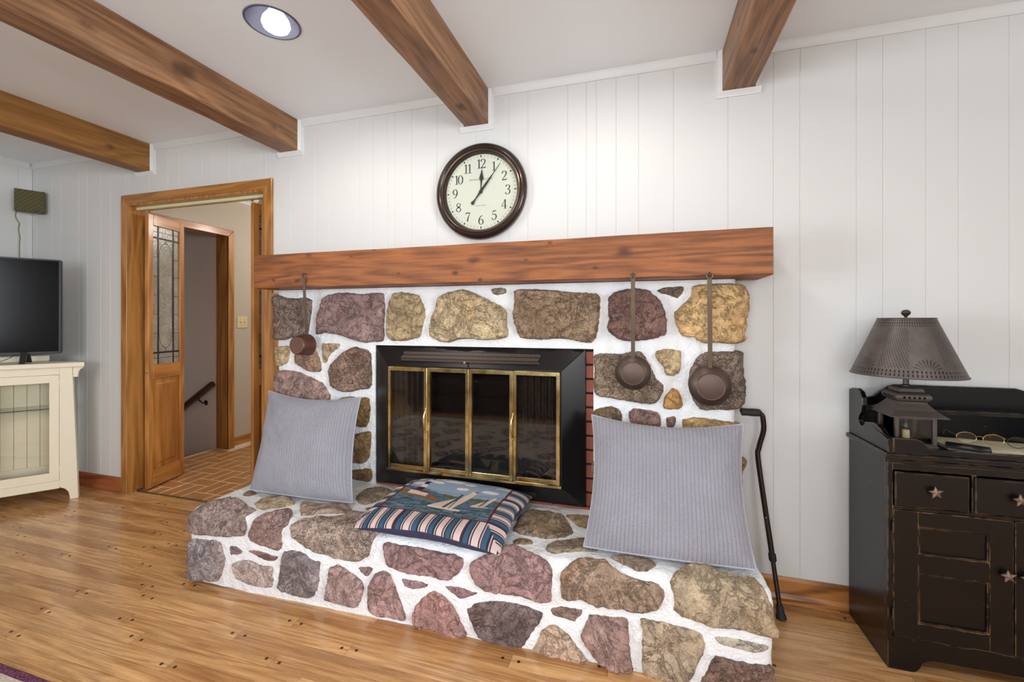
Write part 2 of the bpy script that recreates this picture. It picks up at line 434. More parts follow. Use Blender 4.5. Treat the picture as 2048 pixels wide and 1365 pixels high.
class MB:
    def __init__(self): self.v = []; self.f = []; self.sm = False

    def add(self, vs, fs):
        o = len(self.v); self.v += [tuple(p) for p in vs]; self.f += [tuple(i + o for i in f) for f in fs]; return self

    def box(self, a, b):
        (x0, y0, z0), (x1, y1, z1) = a, b
        return self.add([(x0, y0, z0), (x1, y0, z0), (x1, y1, z0), (x0, y1, z0), (x0, y0, z1), (x1, y0, z1), (x1, y1, z1), (x0, y1, z1)],
                        [(0, 3, 2, 1), (4, 5, 6, 7), (0, 1, 5, 4), (1, 2, 6, 5), (2, 3, 7, 6), (3, 0, 4, 7)])

    def prism(self, poly, ax, a, b):
        """2D polygon in the two other axes (in order), extruded along axis ax from a to b"""
        n = len(poly)

        def P(p, h):
            q = [p[0], p[1]]; q.insert(ax, h); return tuple(q)
        vs = [P(p, a) for p in poly] + [P(p, b) for p in poly]
        fs = [tuple(range(n))[::-1], tuple(range(n, 2 * n))] + [(i, (i + 1) % n, n + (i + 1) % n, n + i) for i in range(n)]
        return self.add(vs, fs)

    def tube(self, path, r, seg=8, closed=False, caps=True):
        path = [Vector(p) for p in path]; n = len(path)
        rs = r if isinstance(r, (list, tuple)) else [r] * n
        up = Vector((0, 0, 1)); prev = None; vs = []; fs = []
        for i, p in enumerate(path):
            if closed: t = path[(i + 1) % n] - path[i - 1]
            else: t = path[min(i + 1, n - 1)] - path[max(i - 1, 0)]
            t.normalize()
            if prev is None:
                a = t.cross(up) if abs(t.dot(up)) < .95 else t.cross(Vector((1, 0, 0)))
            else:
                a = prev - t * prev.dot(t)
            a.normalize(); prev = a; b = t.cross(a)
            for j in range(seg):
                q = 2 * PI * j / seg
                vs.append(p + (a * math.cos(q) + b * math.sin(q)) * rs[i])
        m = n if closed else n - 1
        for i in range(m):
            for j in range(seg):
                k2 = (i + 1) % n
                fs.append((i * seg + j, i * seg + (j + 1) % seg, k2 * seg + (j + 1) % seg, k2 * seg + j))
        if caps and not closed:
            fs.append(tuple(range(seg))[::-1]); fs.append(tuple(range((n - 1) * seg, n * seg)))
        self.sm = True
        return self.add(vs, fs)

    def lathe(self, prof, seg=32, M4=None, sx=1.0, caps=True):
        """profile [(r, h)] about local z"""
        vs = []; fs = []; n = len(prof)
        for r, h in prof:
            for j in range(seg):
                q = 2 * PI * j / seg
                p = Vector((r * math.cos(q) * sx, r * math.sin(q), h)); vs.append(M4 @ p if M4 else p)
        for i in range(n - 1):
            for j in range(seg): fs.append((i * seg + j, i * seg + (j + 1) % seg, (i + 1) * seg + (j + 1) % seg, (i + 1) * seg + j))
        if caps and prof[0][0] > 1e-5: fs.append(tuple(range(seg))[::-1])
        if caps and prof[-1][0] > 1e-5: fs.append(tuple(range((n - 1) * seg, n * seg)))
        self.sm = True
        return self.add(vs, fs)

    def mesh(self, name, bevel=0, smooth=None, xf=None):
        me = bpy.data.meshes.new(name)
        vs = [xf @ Vector(p) for p in self.v] if xf else self.v
        me.from_pydata(vs, [], self.f)
        bm = bmesh.new(); bm.from_mesh(me)
        bmesh.ops.remove_doubles(bm, verts=bm.verts, dist=1e-6)
        bmesh.ops.recalc_face_normals(bm, faces=bm.faces)
        if bevel:
            es = [e for e in bm.edges if len(e.link_faces) == 2 and e.calc_face_angle(0) > .6]
            bmesh.ops.bevel(bm, geom=es, offset=bevel, segments=1, affect='EDGES', clamp_overlap=True)
        bm.to_mesh(me); bm.free()
        s = self.sm if smooth is None else smooth
        if s:
            me.polygons.foreach_set('use_smooth', [True] * len(me.polygons))
            try: me.set_sharp_from_angle(angle=math.radians(38))
            except Exception: pass
        return me


def link(o): COL.objects.link(o); return o


def obj(name, me, mat, parent=None, world=False, color=None):
    if isinstance(me, MB): me = me.mesh(name)
    o = bpy.data.objects.new(name, me)
    if mat is not None and not me.materials: me.materials.append(M[mat] if isinstance(mat, str) else mat)
    link(o)
    if parent is not None:
        o.parent = parent
        if world: o.matrix_parent_inverse = WM.get(parent.name, parent.matrix_basis.copy()).inverted(); WM[o.name] = Matrix.Identity(4)
    if color: o.color = color
    return o


def tag(o, label=None, cat=None, group=None, kind=None):
    if label: o['label'] = label
    if cat: o['category'] = cat
    if group: o['group'] = group
    if kind: o['kind'] = kind
    return o


def thing(name, label, cat, loc=(0, 0, 0), rotz=0, group=None, kind=None):
    o = bpy.data.objects.new(name, None); o.empty_display_size = .05
    o.location = loc; o.rotation_euler = (0, 0, rotz); link(o)
    WM[o.name] = Matrix.Translation(loc) @ Matrix.Rotation(rotz, 4, 'Z')
    return tag(o, label, cat, group, kind)


def B(a, b, bevel=0): return MB().box(a, b).mesh('box', bevel)


def part(name, a, b, mat, parent, bevel=0, world=True): return obj(name, B(a, b, bevel), mat, parent, world)


def struct(name, me, mat, parent=None):
    o = obj(name, me, mat, parent)
    o['kind'] = 'structure'
    return o


# ------------------------------------------------------------------ the room
PAT = [0, .157, .388, .569, .671, .877, .969, 1.113]          # one 4-foot sheet of random-groove panelling


def grooves(lo, hi, origin):
    g = []; k0 = int((lo - origin) / 1.2175) - 2
    for k_ in range(k0, k0 + 12):
        g += [origin + k_ * 1.2175 + p for p in PAT]
    return [lo] + [x for x in g if lo + .03 < x < hi - .03] + [hi]


DX0, DX1, DZ = -3.468, -2.245, 2.045                            # doorway opening
FX0, FX1, FZ0, FZ1 = -1.377, -.205, .335, 1.09                  # fireplace opening incl. brick slip
wb = MB()
for a, b in (((ROOM_XL, .01, 0), (DX0, .12, CEIL)), ((DX0, .01, DZ), (DX1, .12, CEIL)), ((DX1, .01, 0), (FX0, .12, CEIL)),
             ((FX0, .01, FZ1), (FX1, .12, CEIL)), ((FX0, .01, 0), (FX1, .12, FZ0)), ((FX1, .01, 0), (ROOM_XR, .12, CEIL))):
    wb.box(a, b)
wall_back = struct('wall_back', wb, 'wall')
gx = grooves(ROOM_XL, ROOM_XR, -.006)
gx = sorted(set(gx + [DX0, DX1, FX0, FX1]))
for a, b in zip(gx[:-1], gx[1:]):
    z0 = 0.0
    if a >= DX0 - 1e-6 and b <= DX1 + 1e-6: z0 = DZ
    elif a >= FX0 - 1e-6 and b <= FX1 + 1e-6: z0 = FZ1
    part('panel', (a + .0002, 0, z0), (b - .0002, .012, CEIL), 'wall', wall_back, .0013)

def wall_with_hole(name, xa, xb, y0, y1, win):
    _, wy, ww, wz, wh = win
    a, b, c, d = wy - ww / 2, wy + ww / 2, wz - wh / 2, wz + wh / 2
    return struct(name, MB().box((xa, y0, 0), (xb, a, CEIL)).box((xa, b, 0), (xb, y1, CEIL)).box((xa, a, 0), (xb, b, c)).box((xa, a, d), (xb, b, CEIL)), 'wall')


wall_left = wall_with_hole('wall_left', ROOM_XL - .12, ROOM_XL - .01, ROOM_YF, .12, SIDEWIN[0])
sw0, sw1 = SIDEWIN[0][1] - SIDEWIN[0][2] / 2, SIDEWIN[0][1] + SIDEWIN[0][2] / 2
gy = sorted(set(grooves(ROOM_YF, 0, -.08) + [sw0, sw1]))
for a, b in zip(gy[:-1], gy[1:]):
    spans = [(0, CEIL)]
    if a >= sw0 - 1e-6 and b <= sw1 + 1e-6: spans = [(0, SIDEWIN[0][3] - SIDEWIN[0][4] / 2), (SIDEWIN[0][3] + SIDEWIN[0][4] / 2, CEIL)]
    for za, zb in spans: part('panel', (ROOM_XL - .012, a + .0002, za), (ROOM_XL, b - .0002, zb), 'wall', wall_left, .0013)
wall_with_hole('wall_right', ROOM_XR, ROOM_XR + .1, ROOM_YF, .12, SIDEWIN[1])
wf = MB(); xs = sorted([ROOM_XL, ROOM_XR] + [c for (x, ww, z, h) in WIN for c in (x - ww / 2, x + ww / 2)])
for i in range(len(xs) - 1):
    a, b = xs[i], xs[i + 1]
    if i % 2 == 0: wf.box((a, ROOM_YF - .1, 0), (b, ROOM_YF, CEIL))
    else:
        z0, z1 = WIN[i // 2][2] - WIN[i // 2][3] / 2, WIN[i // 2][2] + WIN[i // 2][3] / 2
        wf.box((a, ROOM_YF - .1, 0), (b, ROOM_YF, z0)).box((a, ROOM_YF - .1, z1), (b, ROOM_YF, CEIL))
struct('wall_front', wf, 'wall')
for i, (x, ww, z, h) in enumerate(WIN):
    m = MB(); t = .05
    for a, b in (((x - ww / 2, z - h / 2), (x - ww / 2 + t, z + h / 2)), ((x + ww / 2 - t, z - h / 2), (x + ww / 2, z + h / 2)),
                 ((x - ww / 2 + t, z - h / 2), (x + ww / 2 - t, z - h / 2 + t)), ((x - ww / 2 + t, z + h / 2 - t), (x + ww / 2 - t, z + h / 2)), ((x - .02, z - h / 2 + t), (x + .02, z + h / 2 - t))):
        m.box((a[0], ROOM_YF - .02, a[1]), (b[0], ROOM_YF + .03, b[1]))
    wo = struct('window_%d' % (i + 1), m, 'trimw')
    for s in (-1, 1):
        xa, xb = (x - ww / 2 + t, x - .02) if s < 0 else (x + .02, x + ww / 2 - t)
        part('pane', (xa, ROOM_YF + .002, z - h / 2 + t), (xb, ROOM_YF + .006, z + h / 2 - t), 'glass', wo)

for i, (wx, wy, ww, wz, wh) in enumerate(SIDEWIN):
    m = MB(); t = .05; s = 1 if i == 0 else -1
    xa, xb = sorted((wx - s * .06, wx + s * .03))
    for a, b in (((wy - ww / 2, wz - wh / 2), (wy - ww / 2 + t, wz + wh / 2)), ((wy + ww / 2 - t, wz - wh / 2), (wy + ww / 2, wz + wh / 2)),
                 ((wy - ww / 2 + t, wz - wh / 2), (wy + ww / 2 - t, wz - wh / 2 + t)), ((wy - ww / 2 + t, wz + wh / 2 - t), (wy + ww / 2 - t, wz + wh / 2)), ((wy - .02, wz - wh / 2 + t), (wy + .02, wz + wh / 2 - t))):
        m.box((xa, a[0], a[1]), (xb, b[0], b[1]))
    wo = struct('window_%d' % (i + 3), m, 'trimw')  # the second is the added right window, there for its light
    for ya, yb in ((wy - ww / 2 + t, wy - .02), (wy + .02, wy + ww / 2 - t)):
        part('pane', (wx - .003, ya, wz - wh / 2 + t), (wx + .001, yb, wz + wh / 2 - t), 'glass', wo)
# ceiling, with a round hole at each can light
cx = sorted(set([ROOM_XL, ROOM_XR] + [round(c[0] + s, 3) for c in CANS for s in (-.15, .15)]))
cy = sorted(set([ROOM_YF, .12] + [round(c[1] + s, 3) for c in CANS for s in (-.15, .15)]))
cm = MB(); CR = .098
for i in range(len(cx) - 1):
    for j in range(len(cy) - 1):
        a, b, c, d = cx[i], cx[i + 1], cy[j], cy[j + 1]
        can = next((q for q in CANS if a < q[0] < b and c < q[1] < d), None)
        if not can: cm.add([(a, c, CEIL), (b, c, CEIL), (b, d, CEIL), (a, d, CEIL)], [(0, 3, 2, 1)])
        else:
            n = 48; vs = []
            for q in range(n):
                t = 2 * PI * q / n; dx, dy = math.cos(t), math.sin(t); mm = max(abs(dx), abs(dy))
                vs += [(can[0] + CR * dx, can[1] + CR * dy, CEIL), (can[0] + .15 * dx / mm, can[1] + .15 * dy / mm, CEIL)]
            cm.add(vs, [(2 * q, 2 * ((q + 1) % n), 2 * ((q + 1) % n) + 1, 2 * q + 1) for q in range(n)])
ceiling = struct('ceiling', cm, 'ceil')
# can lights: reflector, trim ring, bulb
for i, (x, y) in enumerate(CANS):
    lab = ['round recessed ceiling light with grey reflector between the two middle-left beams', 'round recessed ceiling light in the bay right of the clock beam', 'added unseen recessed light in the left rear bay behind the camera', 'added unseen recessed light in the middle rear bay behind the camera', 'added unseen recessed light in the right rear bay behind the camera'][i]
    t = thing('recessed_ceiling_light', lab, 'ceiling light', (x, y, CEIL), 0, 'recessed lights between the ceiling beams')
    obj('reflector', MB().lathe([(.099, 0.0), (.094, .02), (.086, .05), (.072, .085), (.05, .11), (0, .118)], 40, caps=False), 'reflector', t)
    obj('trim_ring', MB().lathe([(.0975, .002), (.0975, -.003), (.104, -.003), (.106, .0), (.104, .001)], 48, caps=False), 'reflector', t)
    obj('bulb', MB().lathe([(0, -.012), (.03, -.008), (.048, .004), (.055, .02), (.05, .04), (.03, .07), (.02, .1), (0, .1)], 32, Matrix.Translation((-.012, .028, -.006)) @ Matrix.Scale(1.0, 4)), 'bulb', t)
    d = bpy.data.lights.new('can_lamp', 'SPOT'); d.energy = CAN_W[i]; d.color = (1, .95, .88); d.shadow_soft_size = .045
    d.spot_size = math.radians(172); d.spot_blend = .5
    lo = bpy.data.objects.new('can_lamp', d); lo.location = (x, y, CEIL - .03); link(lo)

# crown strips and the collars round the beam ends
BEAMS = [(-3.362, -3.236), (-2.122, -1.988), (-.899, -.763), (.357, .488)]
BZ = 2.255
xs = [ROOM_XL] + [c for b in BEAMS for c in (b[0] - .026, b[1] + .026)] + [ROOM_XR]
crown = [(0, CEIL), (0, CEIL - .04), (-.005, CEIL - .04), (-.007, CEIL - .03), (-.014, CEIL - .01), (-.016, CEIL)]
tn = 0
for i in range(0, len(xs), 2):
    tn += 1; struct('trim_%d' % tn, MB().prism(crown, 0, xs[i], xs[i + 1]), 'trimw')
for (a, b) in BEAMS:
    tn += 1; m = MB(); c = .026
    prof = lambda s: None
    for sx, xx in ((-1, a), (1, b)):
        x0, x1 = (xx - c, xx - .001) if sx < 0 else (xx + .001, xx + c)
        pl = [(x0, 0), (x0, -.007), (x0 + (x1 - x0) * (.35 if sx < 0 else .65), -.009), (x1, -.02 if sx < 0 else -.007), (x1, 0)] if sx < 0 else [(x0, 0), (x0, -.02), (x0 + (x1 - x0) * .65, -.009), (x1, -.007), (x1, 0)]
        m.prism(pl, 2, BZ - .001, CEIL)
    m.prism([(0, BZ - .001), (-.02, BZ - .001), (-.009, BZ - .018), (-.007, BZ - c), (0, BZ - c)], 0, a - c, b + c)
    struct('trim_%d' % tn, m, 'trimw')
tn += 1; struct('trim_%d' % tn, MB().prism([(ROOM_XL + (-p[0]), p[1]) for p in crown], 1, ROOM_YF, -.02), 'trimw')
LB = ['ochre ceiling beam nearest the wall speaker', 'brown ceiling beam between doorway and round ceiling light', 'brown ceiling beam ending above the wall clock', 'brown ceiling beam ending above the right end of the mantel']
for i, (a, b) in enumerate(BEAMS):
    m = MB(); n = 60; vs = []; fs = []
    for q in range(n + 1):
        y = -.0005 + (ROOM_YF + .001) * q / n
        j = lambda s: noise.noise(Vector((i * 7.1 + s, y * 5, s * 3.3))) * .003 * min(1, q / 3)
        ch = .006
        ring = [(a, CEIL - .001), (a + j(1), BZ + ch + j(2)), (a + ch, BZ + j(3)), (b - ch, BZ + j(4)), (b + j(5), BZ + ch + j(6)), (b, CEIL - .001)]
        vs += [(x, y, z) for x, z in ring]
    for q in range(n):
        for r in range(6): fs.append((q * 6 + r, q * 6 + (r + 1) % 6, (q + 1) * 6 + (r + 1) % 6, (q + 1) * 6 + r))
    fs += [tuple(range(6)), tuple(range(n * 6, n * 6 + 6))]
    tag(obj('ceiling_beam', m.add(vs, fs), 'beam_ochre' if i == 0 else 'beam'), LB[i], 'beam', 'exposed ceiling beams')

# baseboards
bb = [(0, 0), (-.022, 0), (-.022, .018), (-.014, .034), (-.013, .09), (-.006, .102), (0, .102)]
struct('baseboard_back_left', MB().prism(bb, 0, ROOM_XL, -3.529), 'base_red')
struct('baseboard_back_right', MB().prism(bb, 0, .41, ROOM_XR), 'base')
struct('baseboard_left', MB().prism([(ROOM_XL - p[0], p[1]) for p in bb], 1, ROOM_YF, -.024), 'base_red')

# ------------------------------------------------------------------ oak plank floor with pegged joints
HX0, HX1, HYF = -2.03, .41, -.6
floor = struct('floor', B((ROOM_XL, ROOM_YF, -.04), (ROOM_XR, .035, -.007)), 'gap')
PW = .0605
pegm = MB().lathe([(.0062, -.001), (.0062, .0004), (0, .0005)], 12, sx=1.0).mesh('peg')
pegm.materials.append(M['peg'])
y = .03; row = 0; rest = MB(); rng = random.Random(11)
fixed = {12: -1.335, 14: -1.495, 15: -2.011, 16: -1.855}
npeg = 0
while y > ROOM_YF:
    y1 = max(y - PW, ROOM_YF)
    x = ROOM_XL - rng.uniform(0, 1.0); joints = []
    while x < ROOM_XR:
        x += rng.uniform(.55, 1.55); joints.append(x)
    if row in fixed:
        j = min(range(len(joints)), key=lambda q: abs(joints[q] - fixed[row])); joints[j] = fixed[row]
    cuts = [ROOM_XL] + [x for x in joints if ROOM_XL + .15 < x < ROOM_XR - .1] + [ROOM_XR]
    for a, b in zip(cuts[:-1], cuts[1:]):
        if y < -.001 or True:
            if y > -1.32:
                mid = ((a + b) / 2, (y + y1) / 2)
                if a > HX0 + .02 and b < HX1 - .02 and y1 > HYF + .06: continue
                p = obj('plank', B((a + .0006 - mid[0], y1 + .0007 - mid[1], -.016), (b - .0006 - mid[0], y - .0007 - mid[1], 0)), 'plank', floor)
                p.location = (mid[0], mid[1], 0)
                for xx in (a + .03, b - .03):
                    vis = -4.2 < xx < .86 and not (HX0 - .02 < xx < HX1 + .02 and y1 > HYF)
                    if vis and npeg < 290 and abs(xx - ROOM_XL) > .1 and xx < ROOM_XR - .1:
                        npeg += 1
                        g = bpy.data.objects.new('peg', pegm); link(g); g.parent = p
                        g.location = (xx - mid[0], rng.uniform(-.006, .006), 0)
            else:
                rest.box((a + .0006, y1 + .0006, -.016), (b - .0006, y - .0006, 0))
    y = y1; row += 1
o = obj('far_planks', rest, 'plank', floor); o['kind'] = 'stuff'
part('border_plank', (HX1 + .004, -.62, -.012), (HX1 + .03, -.03, .0015), 'plank', floor, .001, False)

# ------------------------------------------------------------------ doorway, hall and stairwell
CW = .058
cas = MB()
def casing(name, poly, mat, y0, y1):
    global tn
    tn += 1; struct('trim_%d' % tn, MB().prism(poly, 1, y0, y1).mesh(name, .003), mat)
x0, x1, zt = DX0 - CW, DX1 + CW, DZ + .062
casing('left', [(x0, 0), (DX0, 0), (DX0, DZ), (x0, zt)], 'oak', -.017, -.0003)
casing('right', [(DX1, 0), (x1, 0), (x1, zt), (DX1, DZ)], 'oak', -.017, -.0003)
casing('head', [(x0, zt), (DX0, DZ), (DX1, DZ), (x1, zt)], 'oakx', -.017, -.0003)
tn += 1
struct('trim_%d' % tn, MB().box((DX0, -.012, 0), (DX0 + .014, .128, DZ)).box((DX1 - .014, -.012, 0), (DX1, .128, DZ)).box((DX0 + .014, -.012, DZ - .014), (DX1 - .014, .128, DZ)), 'oak')
# scribed filler strip between casing and stonework
sc_ = [(x1 + .001, .36)]
zz = .36
pts_r = []
while zz < 1.395:
    pts_r.append((-2.075 + .018 * noise.noise(Vector((0, 3.1, zz * 9))) , zz)); zz += .02
struct('trim_%d' % (tn + 1), MB().prism([(x1 + .001, .36)] + pts_r + [(x1 + .001, 1.395)], 1, -.03, -.018), 'oak'); tn += 1
tr = thing('door_track', 'pale cream metal bifold track under the oak door head', 'door track', ((DX0 + DX1) / 2, .05, DZ - .03))
part('channel', (DX0 + .016, .035, DZ - .034), (DX1 - .016, .062, DZ - .0145), 'track', tr, .001)
for u in (262, 292, 505, 526):
    px = onY(u, 410, .05).x
    part('guide', (px - .006, .044, DZ - .05), (px + .006, .054, DZ - .036), 'steel', tr)

# bifold leaves: one prototype, copied
LW, LZ0, LZ1, LT = .325, .012, 1.992, .014
GB, GT = .90, 1.915


def leaf_proto():
    P = []
    for a, b in ((0, .042), (LW - .042, LW)): P.append(('stile', B((a, -LT, LZ0), (b, LT, LZ1), .002), 'door'))
    for a, b in ((LZ0, .135), (.795, GB), (GT, LZ1)): P.append(('rail', B((.0425, -LT, a), (LW - .0425, LT, b), .002), 'doorx'))
    m = MB(); xa, xb, za, zb = .043, LW - .043, .1355, .7945; e = .045
    for s in (-1, 1):
        vs = [(xa, s * .004, za), (xb, s * .004, za), (xb, s * .004, zb), (xa, s * .004, zb), (xa + .03, s * .005, za + .03), (xb - .03, s * .005, za + .03), (xb - .03, s * .005, zb - .03), (xa + .03, s * .005, zb - .03),
              (xa + e, s * .011, za + e), (xb - e, s * .011, za + e), (xb - e, s * .011, zb - e), (xa + e, s * .011, zb - e)]
        m.add(vs, [(i, (i + 1) % 4, 4 + (i + 1) % 4, 4 + i) for i in range(4)] + [(4 + i, 4 + (i + 1) % 4, 8 + (i + 1) % 4, 8 + i) for i in range(4)] + [(8, 9, 10, 11)])
    P.append(('raised_panel', m.mesh('raised_panel', 0, False), 'door'))
    gx0, gx1 = .0425, LW - .0425; v1, v2 = gx0 + .052, gx1 - .052; h1, h2 = GB + .085, GT - .085
    # panes
    ticks = [h1 + (h2 - h1) * i / 6 for i in range(7)]
    pz = []
    for i in range(6):
        for a, b in ((gx0, v1), (v2, gx1)): pz.append((a, b, ticks[i], ticks[i + 1]))
    pz.append((v1, v2, h1, h2))
    for a, b in ((gx0, v1), (v1, v2), (v2, gx1)):
        for c, d in ((GB, GB + .045), (GB + .045, h1), (h2, GT - .04), (GT - .04, GT)): pz.append((a, b, c, d))
    for a, b, c, d in pz: P.append(('pane', B((a + .0005, -.002, c + .0005), (b - .0005, .002, d - .0005)), 'leaded'))
    for x in (v1, v2): P.append(('came', B((x - .0055, -.0042, GB), (x + .0055, .0042, GT)), 'came'))
    for z in (h1, h2): P.append(('came', B((gx0, -.0045, z - .0065), (gx1, .0045, z + .0065)), 'came'))
    thin = MB()
    for z in (GB + .045, GT - .04): thin.box((gx0, -.0034, z - .0015), (gx1, .0034, z + .0015))
    for z in ticks[1:-1]:
        thin.box((gx0, -.0034, z - .0015), (v1 - .006, .0034, z + .0015)); thin.box((v2 + .006, -.0034, z - .0015), (gx1, .0034, z + .0015))
    xm = (v1 + v2) / 2; ra = (v2 - v1) / 2 - .008; zc0, zc1 = h1 + .03 + .12, h2 - .03 - .12
    path = []
    for i in range(13): t = PI * i / 12; path.append((xm + ra * math.cos(t), 0, zc1 + .12 * math.sin(t)))
    for i in range(13): t = PI + PI * i / 12; path.append((xm + ra * math.cos(t), 0, zc0 + .12 * math.sin(t)))
    thin.tube(path, .0028, 5, True)
    thin.box((xm - .0015, -.0034, zc1 + .12), (xm + .0015, .0034, h2 - .006)); thin.box((xm - .0015, -.0034, h1 + .006), (xm + .0015, .0034, zc0 - .12))
    P.append(('thin_leading', thin.mesh('thin_leading', 0, False), 'came'))
    orn = MB(); zm = (zc0 + zc1) / 2
    for s in (1, -1):
        for (cx_, cz_, rx, rz) in ((0, .05, .008, .018), (.022, 0, .014, .008), (-.022, 0, .014, .008), (0, .2, .012, .03), (.03, .17, .008, .02), (-.03, .17, .008, .02), (.02, .34, .014, .016), (-.02, .34, .014, .016), (0, .30, .03, .012)):
            orn.tube([(xm + cx_ + rx * math.cos(2 * PI * q / 12), 0, zm + s * cz_ + rz * math.sin(2 * PI * q / 12)) for q in range(12)], .0024, 4, True)
    P.append(('etched_ornament', orn.mesh('etched', 0, False), plain('etched_line', (150, 144, 132), .6)))
    for nm, me, mt in P: me.materials.append(M[mt] if isinstance(mt, str) else mt)
    return [(nm, me) for nm, me, mt in P]


LP = leaf_proto()


def place_leaf(door, near, ang, label):
    e = bpy.data.objects.new('leaf', None); e.empty_display_size = .05; link(e)
    e.parent = door; e.location = (near[0] - door.location.x, near[1] - door.location.y, 0); e.rotation_euler = (0, 0, ang); e['label'] = label
    for nm, me in LP:
        o = bpy.data.objects.new(nm, me); link(o); o.parent = e
    return e


pA = onY(269.5, 700, .06).x; pB = onY(293, 700, .06).x
d1 = thing('door_1', 'left wooden bifold door pair with leaded glass, folded open into the hall', None, (-3.43, .06, 0), kind='structure')
place_leaf(d1, (pA, .06), PI / 2 + math.radians(6), 'bifold leaf against the left jamb')
l2 = place_leaf(d1, (pB, .06), PI / 2 + math.radians(15), 'bifold leaf with leaded oval facing the room')
obj('knob', MB().lathe([(0, .02), (.008, .018), (.009, .012), (.004, .006), (.004, 0)], 12, Matrix.Translation((-.002, -.002, .86)) @ Matrix.Rotation(PI, 4, 'X')), 'steel', l2)
pC = onY(504, 700, .06).x; pD = onY(526, 700, .06).x
part('floor_pivot', (pA - .02, .03, .0005), (pA + .06, .075, .011), 'steel', d1, .002)
d2 = thing('door_2', 'right wooden bifold door pair folded open beside the stone fireplace', None, (-2.32, .06, 0), kind='structure')
place_leaf(d2, (pC, .06), PI / 2 - math.radians(9), 'bifold leaf farther from the right jamb')
place_leaf(d2, (pD, .06), PI / 2 - math.radians(3), 'bifold leaf against the right jamb')

HX, HY1 = -3.746, 1.285
OY0, OY1, OZ = .16, .985, 2.02
hallfloor = struct('floor_hall', B((-3.90, .05, -.04), (-1.62, 3.0, -.0012)), 'grout')
L8 = .203; g_ = .0035
ci = 0; x = -1.63
rngt = random.Random(3)
tm = {}


def tilemesh(sx, sy):
    if (sx, sy) not in tm:
        me = B((-sx / 2 + g_, -sy / 2 + g_, -.012), (sx / 2 - g_, sy / 2 - g_, 0), .002); me.materials.append(M['tile']); tm[(sx, sy)] = me
    return tm[(sx, sy)]


nt = 0
while x > -3.9:
    yy = .047 - (.1 * (ci % 3))
    while yy < 2.1:
        for (dx, dy, sx, sy) in ((L8 / 2, .0508, L8, .1016), (L8 / 4, .1016 + L8 / 2, L8 / 2, L8), (3 * L8 / 4, .1016 + L8 / 2, L8 / 2, L8)):
            X_, Y_ = x - L8 + dx, yy + dy
            if Y_ - sy / 2 < .045:
                cut = .047 - (Y_ - sy / 2)
                if cut > sy - .02: continue
                sy2 = round(sy - cut, 3); Y_ += cut / 2
            else: sy2 = sy
            if X_ - sx / 2 < (HX + .001 if not (OY0 < Y_ - sy2 / 2 and Y_ + sy2 / 2 < OY1 + .01) else HX - .16): continue
            if nt < 290:
                o = bpy.data.objects.new('tile', tilemesh(sx, sy2)); link(o); o.parent = hallfloor; o.location = (X_, Y_, 0); nt += 1
        yy += .1016 + L8
    x -= L8; ci += 1
struct('trim_%d' % (tn + 1), MB().prism([(.03, -.006), (.05, -.006), (.049, .003), (.04, .005), (.031, .003)], 0, DX0, DX1), 'thresh'); tn += 1

# hall left wall with the opening down to the basement
OY0, OY1, OZ = .16, .985, 2.02
hw = MB()
hw.box((HX - .13, .125, 0), (HX, OY0, CEIL)).box((HX - .13, OY0, OZ + .015), (HX, OY1 + .015, CEIL)).box((HX - .13, OY1 + .015, 0), (HX, HY1, CEIL))
struct('wall_hall_left', hw, 'hallw')
struct('wall_hall_right', B((-1.62, .125, 0), (-1.52, 3.0, CEIL)), 'hallw')
struct('wall_hall_far', B((-6.2, 3.0, -.0), (-1.52, 3.1, CEIL + 1.6)), 'hallw')
struct('ceiling_hall', MB().box((-4.0, .125, CEIL), (-1.52, 3.1, CEIL + .05)), 'hallc')
struct('trim_%d' % (tn + 1), MB().prism([(HX, CEIL), (HX, CEIL - .075), (HX + .012, CEIL - .07), (HX + .02, CEIL - .045), (HX + .05, CEIL - .02), (HX + .06, CEIL)], 1, .2, HY1), 'trimw'); tn += 1
struct('trim_%d' % (tn + 1), MB().prism([(OY0 - .06, OZ + .062), (OY0, OZ), (OY1, OZ), (OY1 + .06, OZ + .062)], 0, HX + .0003, HX + .017).mesh('c', .003), 'oaky'); tn += 1
struct('trim_%d' % (tn + 1), MB().prism([(OY1, 0), (OY1 + .06, 0), (OY1 + .06, OZ + .062), (OY1, OZ)], 0, HX + .0003, HX + .017).mesh('c', .003), 'oak'); tn += 1
struct('trim_%d' % (tn + 1), MB().prism([(OY0 - .06, 0), (OY0, 0), (OY0, OZ), (OY0 - .06, OZ + .062)], 0, HX + .0003, HX + .017).mesh('c', .003), 'oak'); tn += 1
struct('trim_%d' % (tn + 1), MB().box((HX - .135, OY1, -.0), (HX + .012, OY1 + .0145, OZ + .0145)).box((HX - .135, OY0 - .0145, 0), (HX + .012, OY0, OZ + .0145)).box((HX - .135, OY0, OZ), (HX + .012, OY1, OZ + .0145)), 'oak'); tn += 1
struct('baseboard_hall', MB().prism([(HX, 0), (HX + .013, 0), (HX + .013, .085), (HX + .004, .095), (HX, .095)], 1, OY1 + .062, HY1), 'oaky')
struct('trim_%d' % (tn + 1), MB().box((HX - .0005, OY1 + .062, 0), (HX + .024, HY1, .014)), 'trimw'); tn += 1
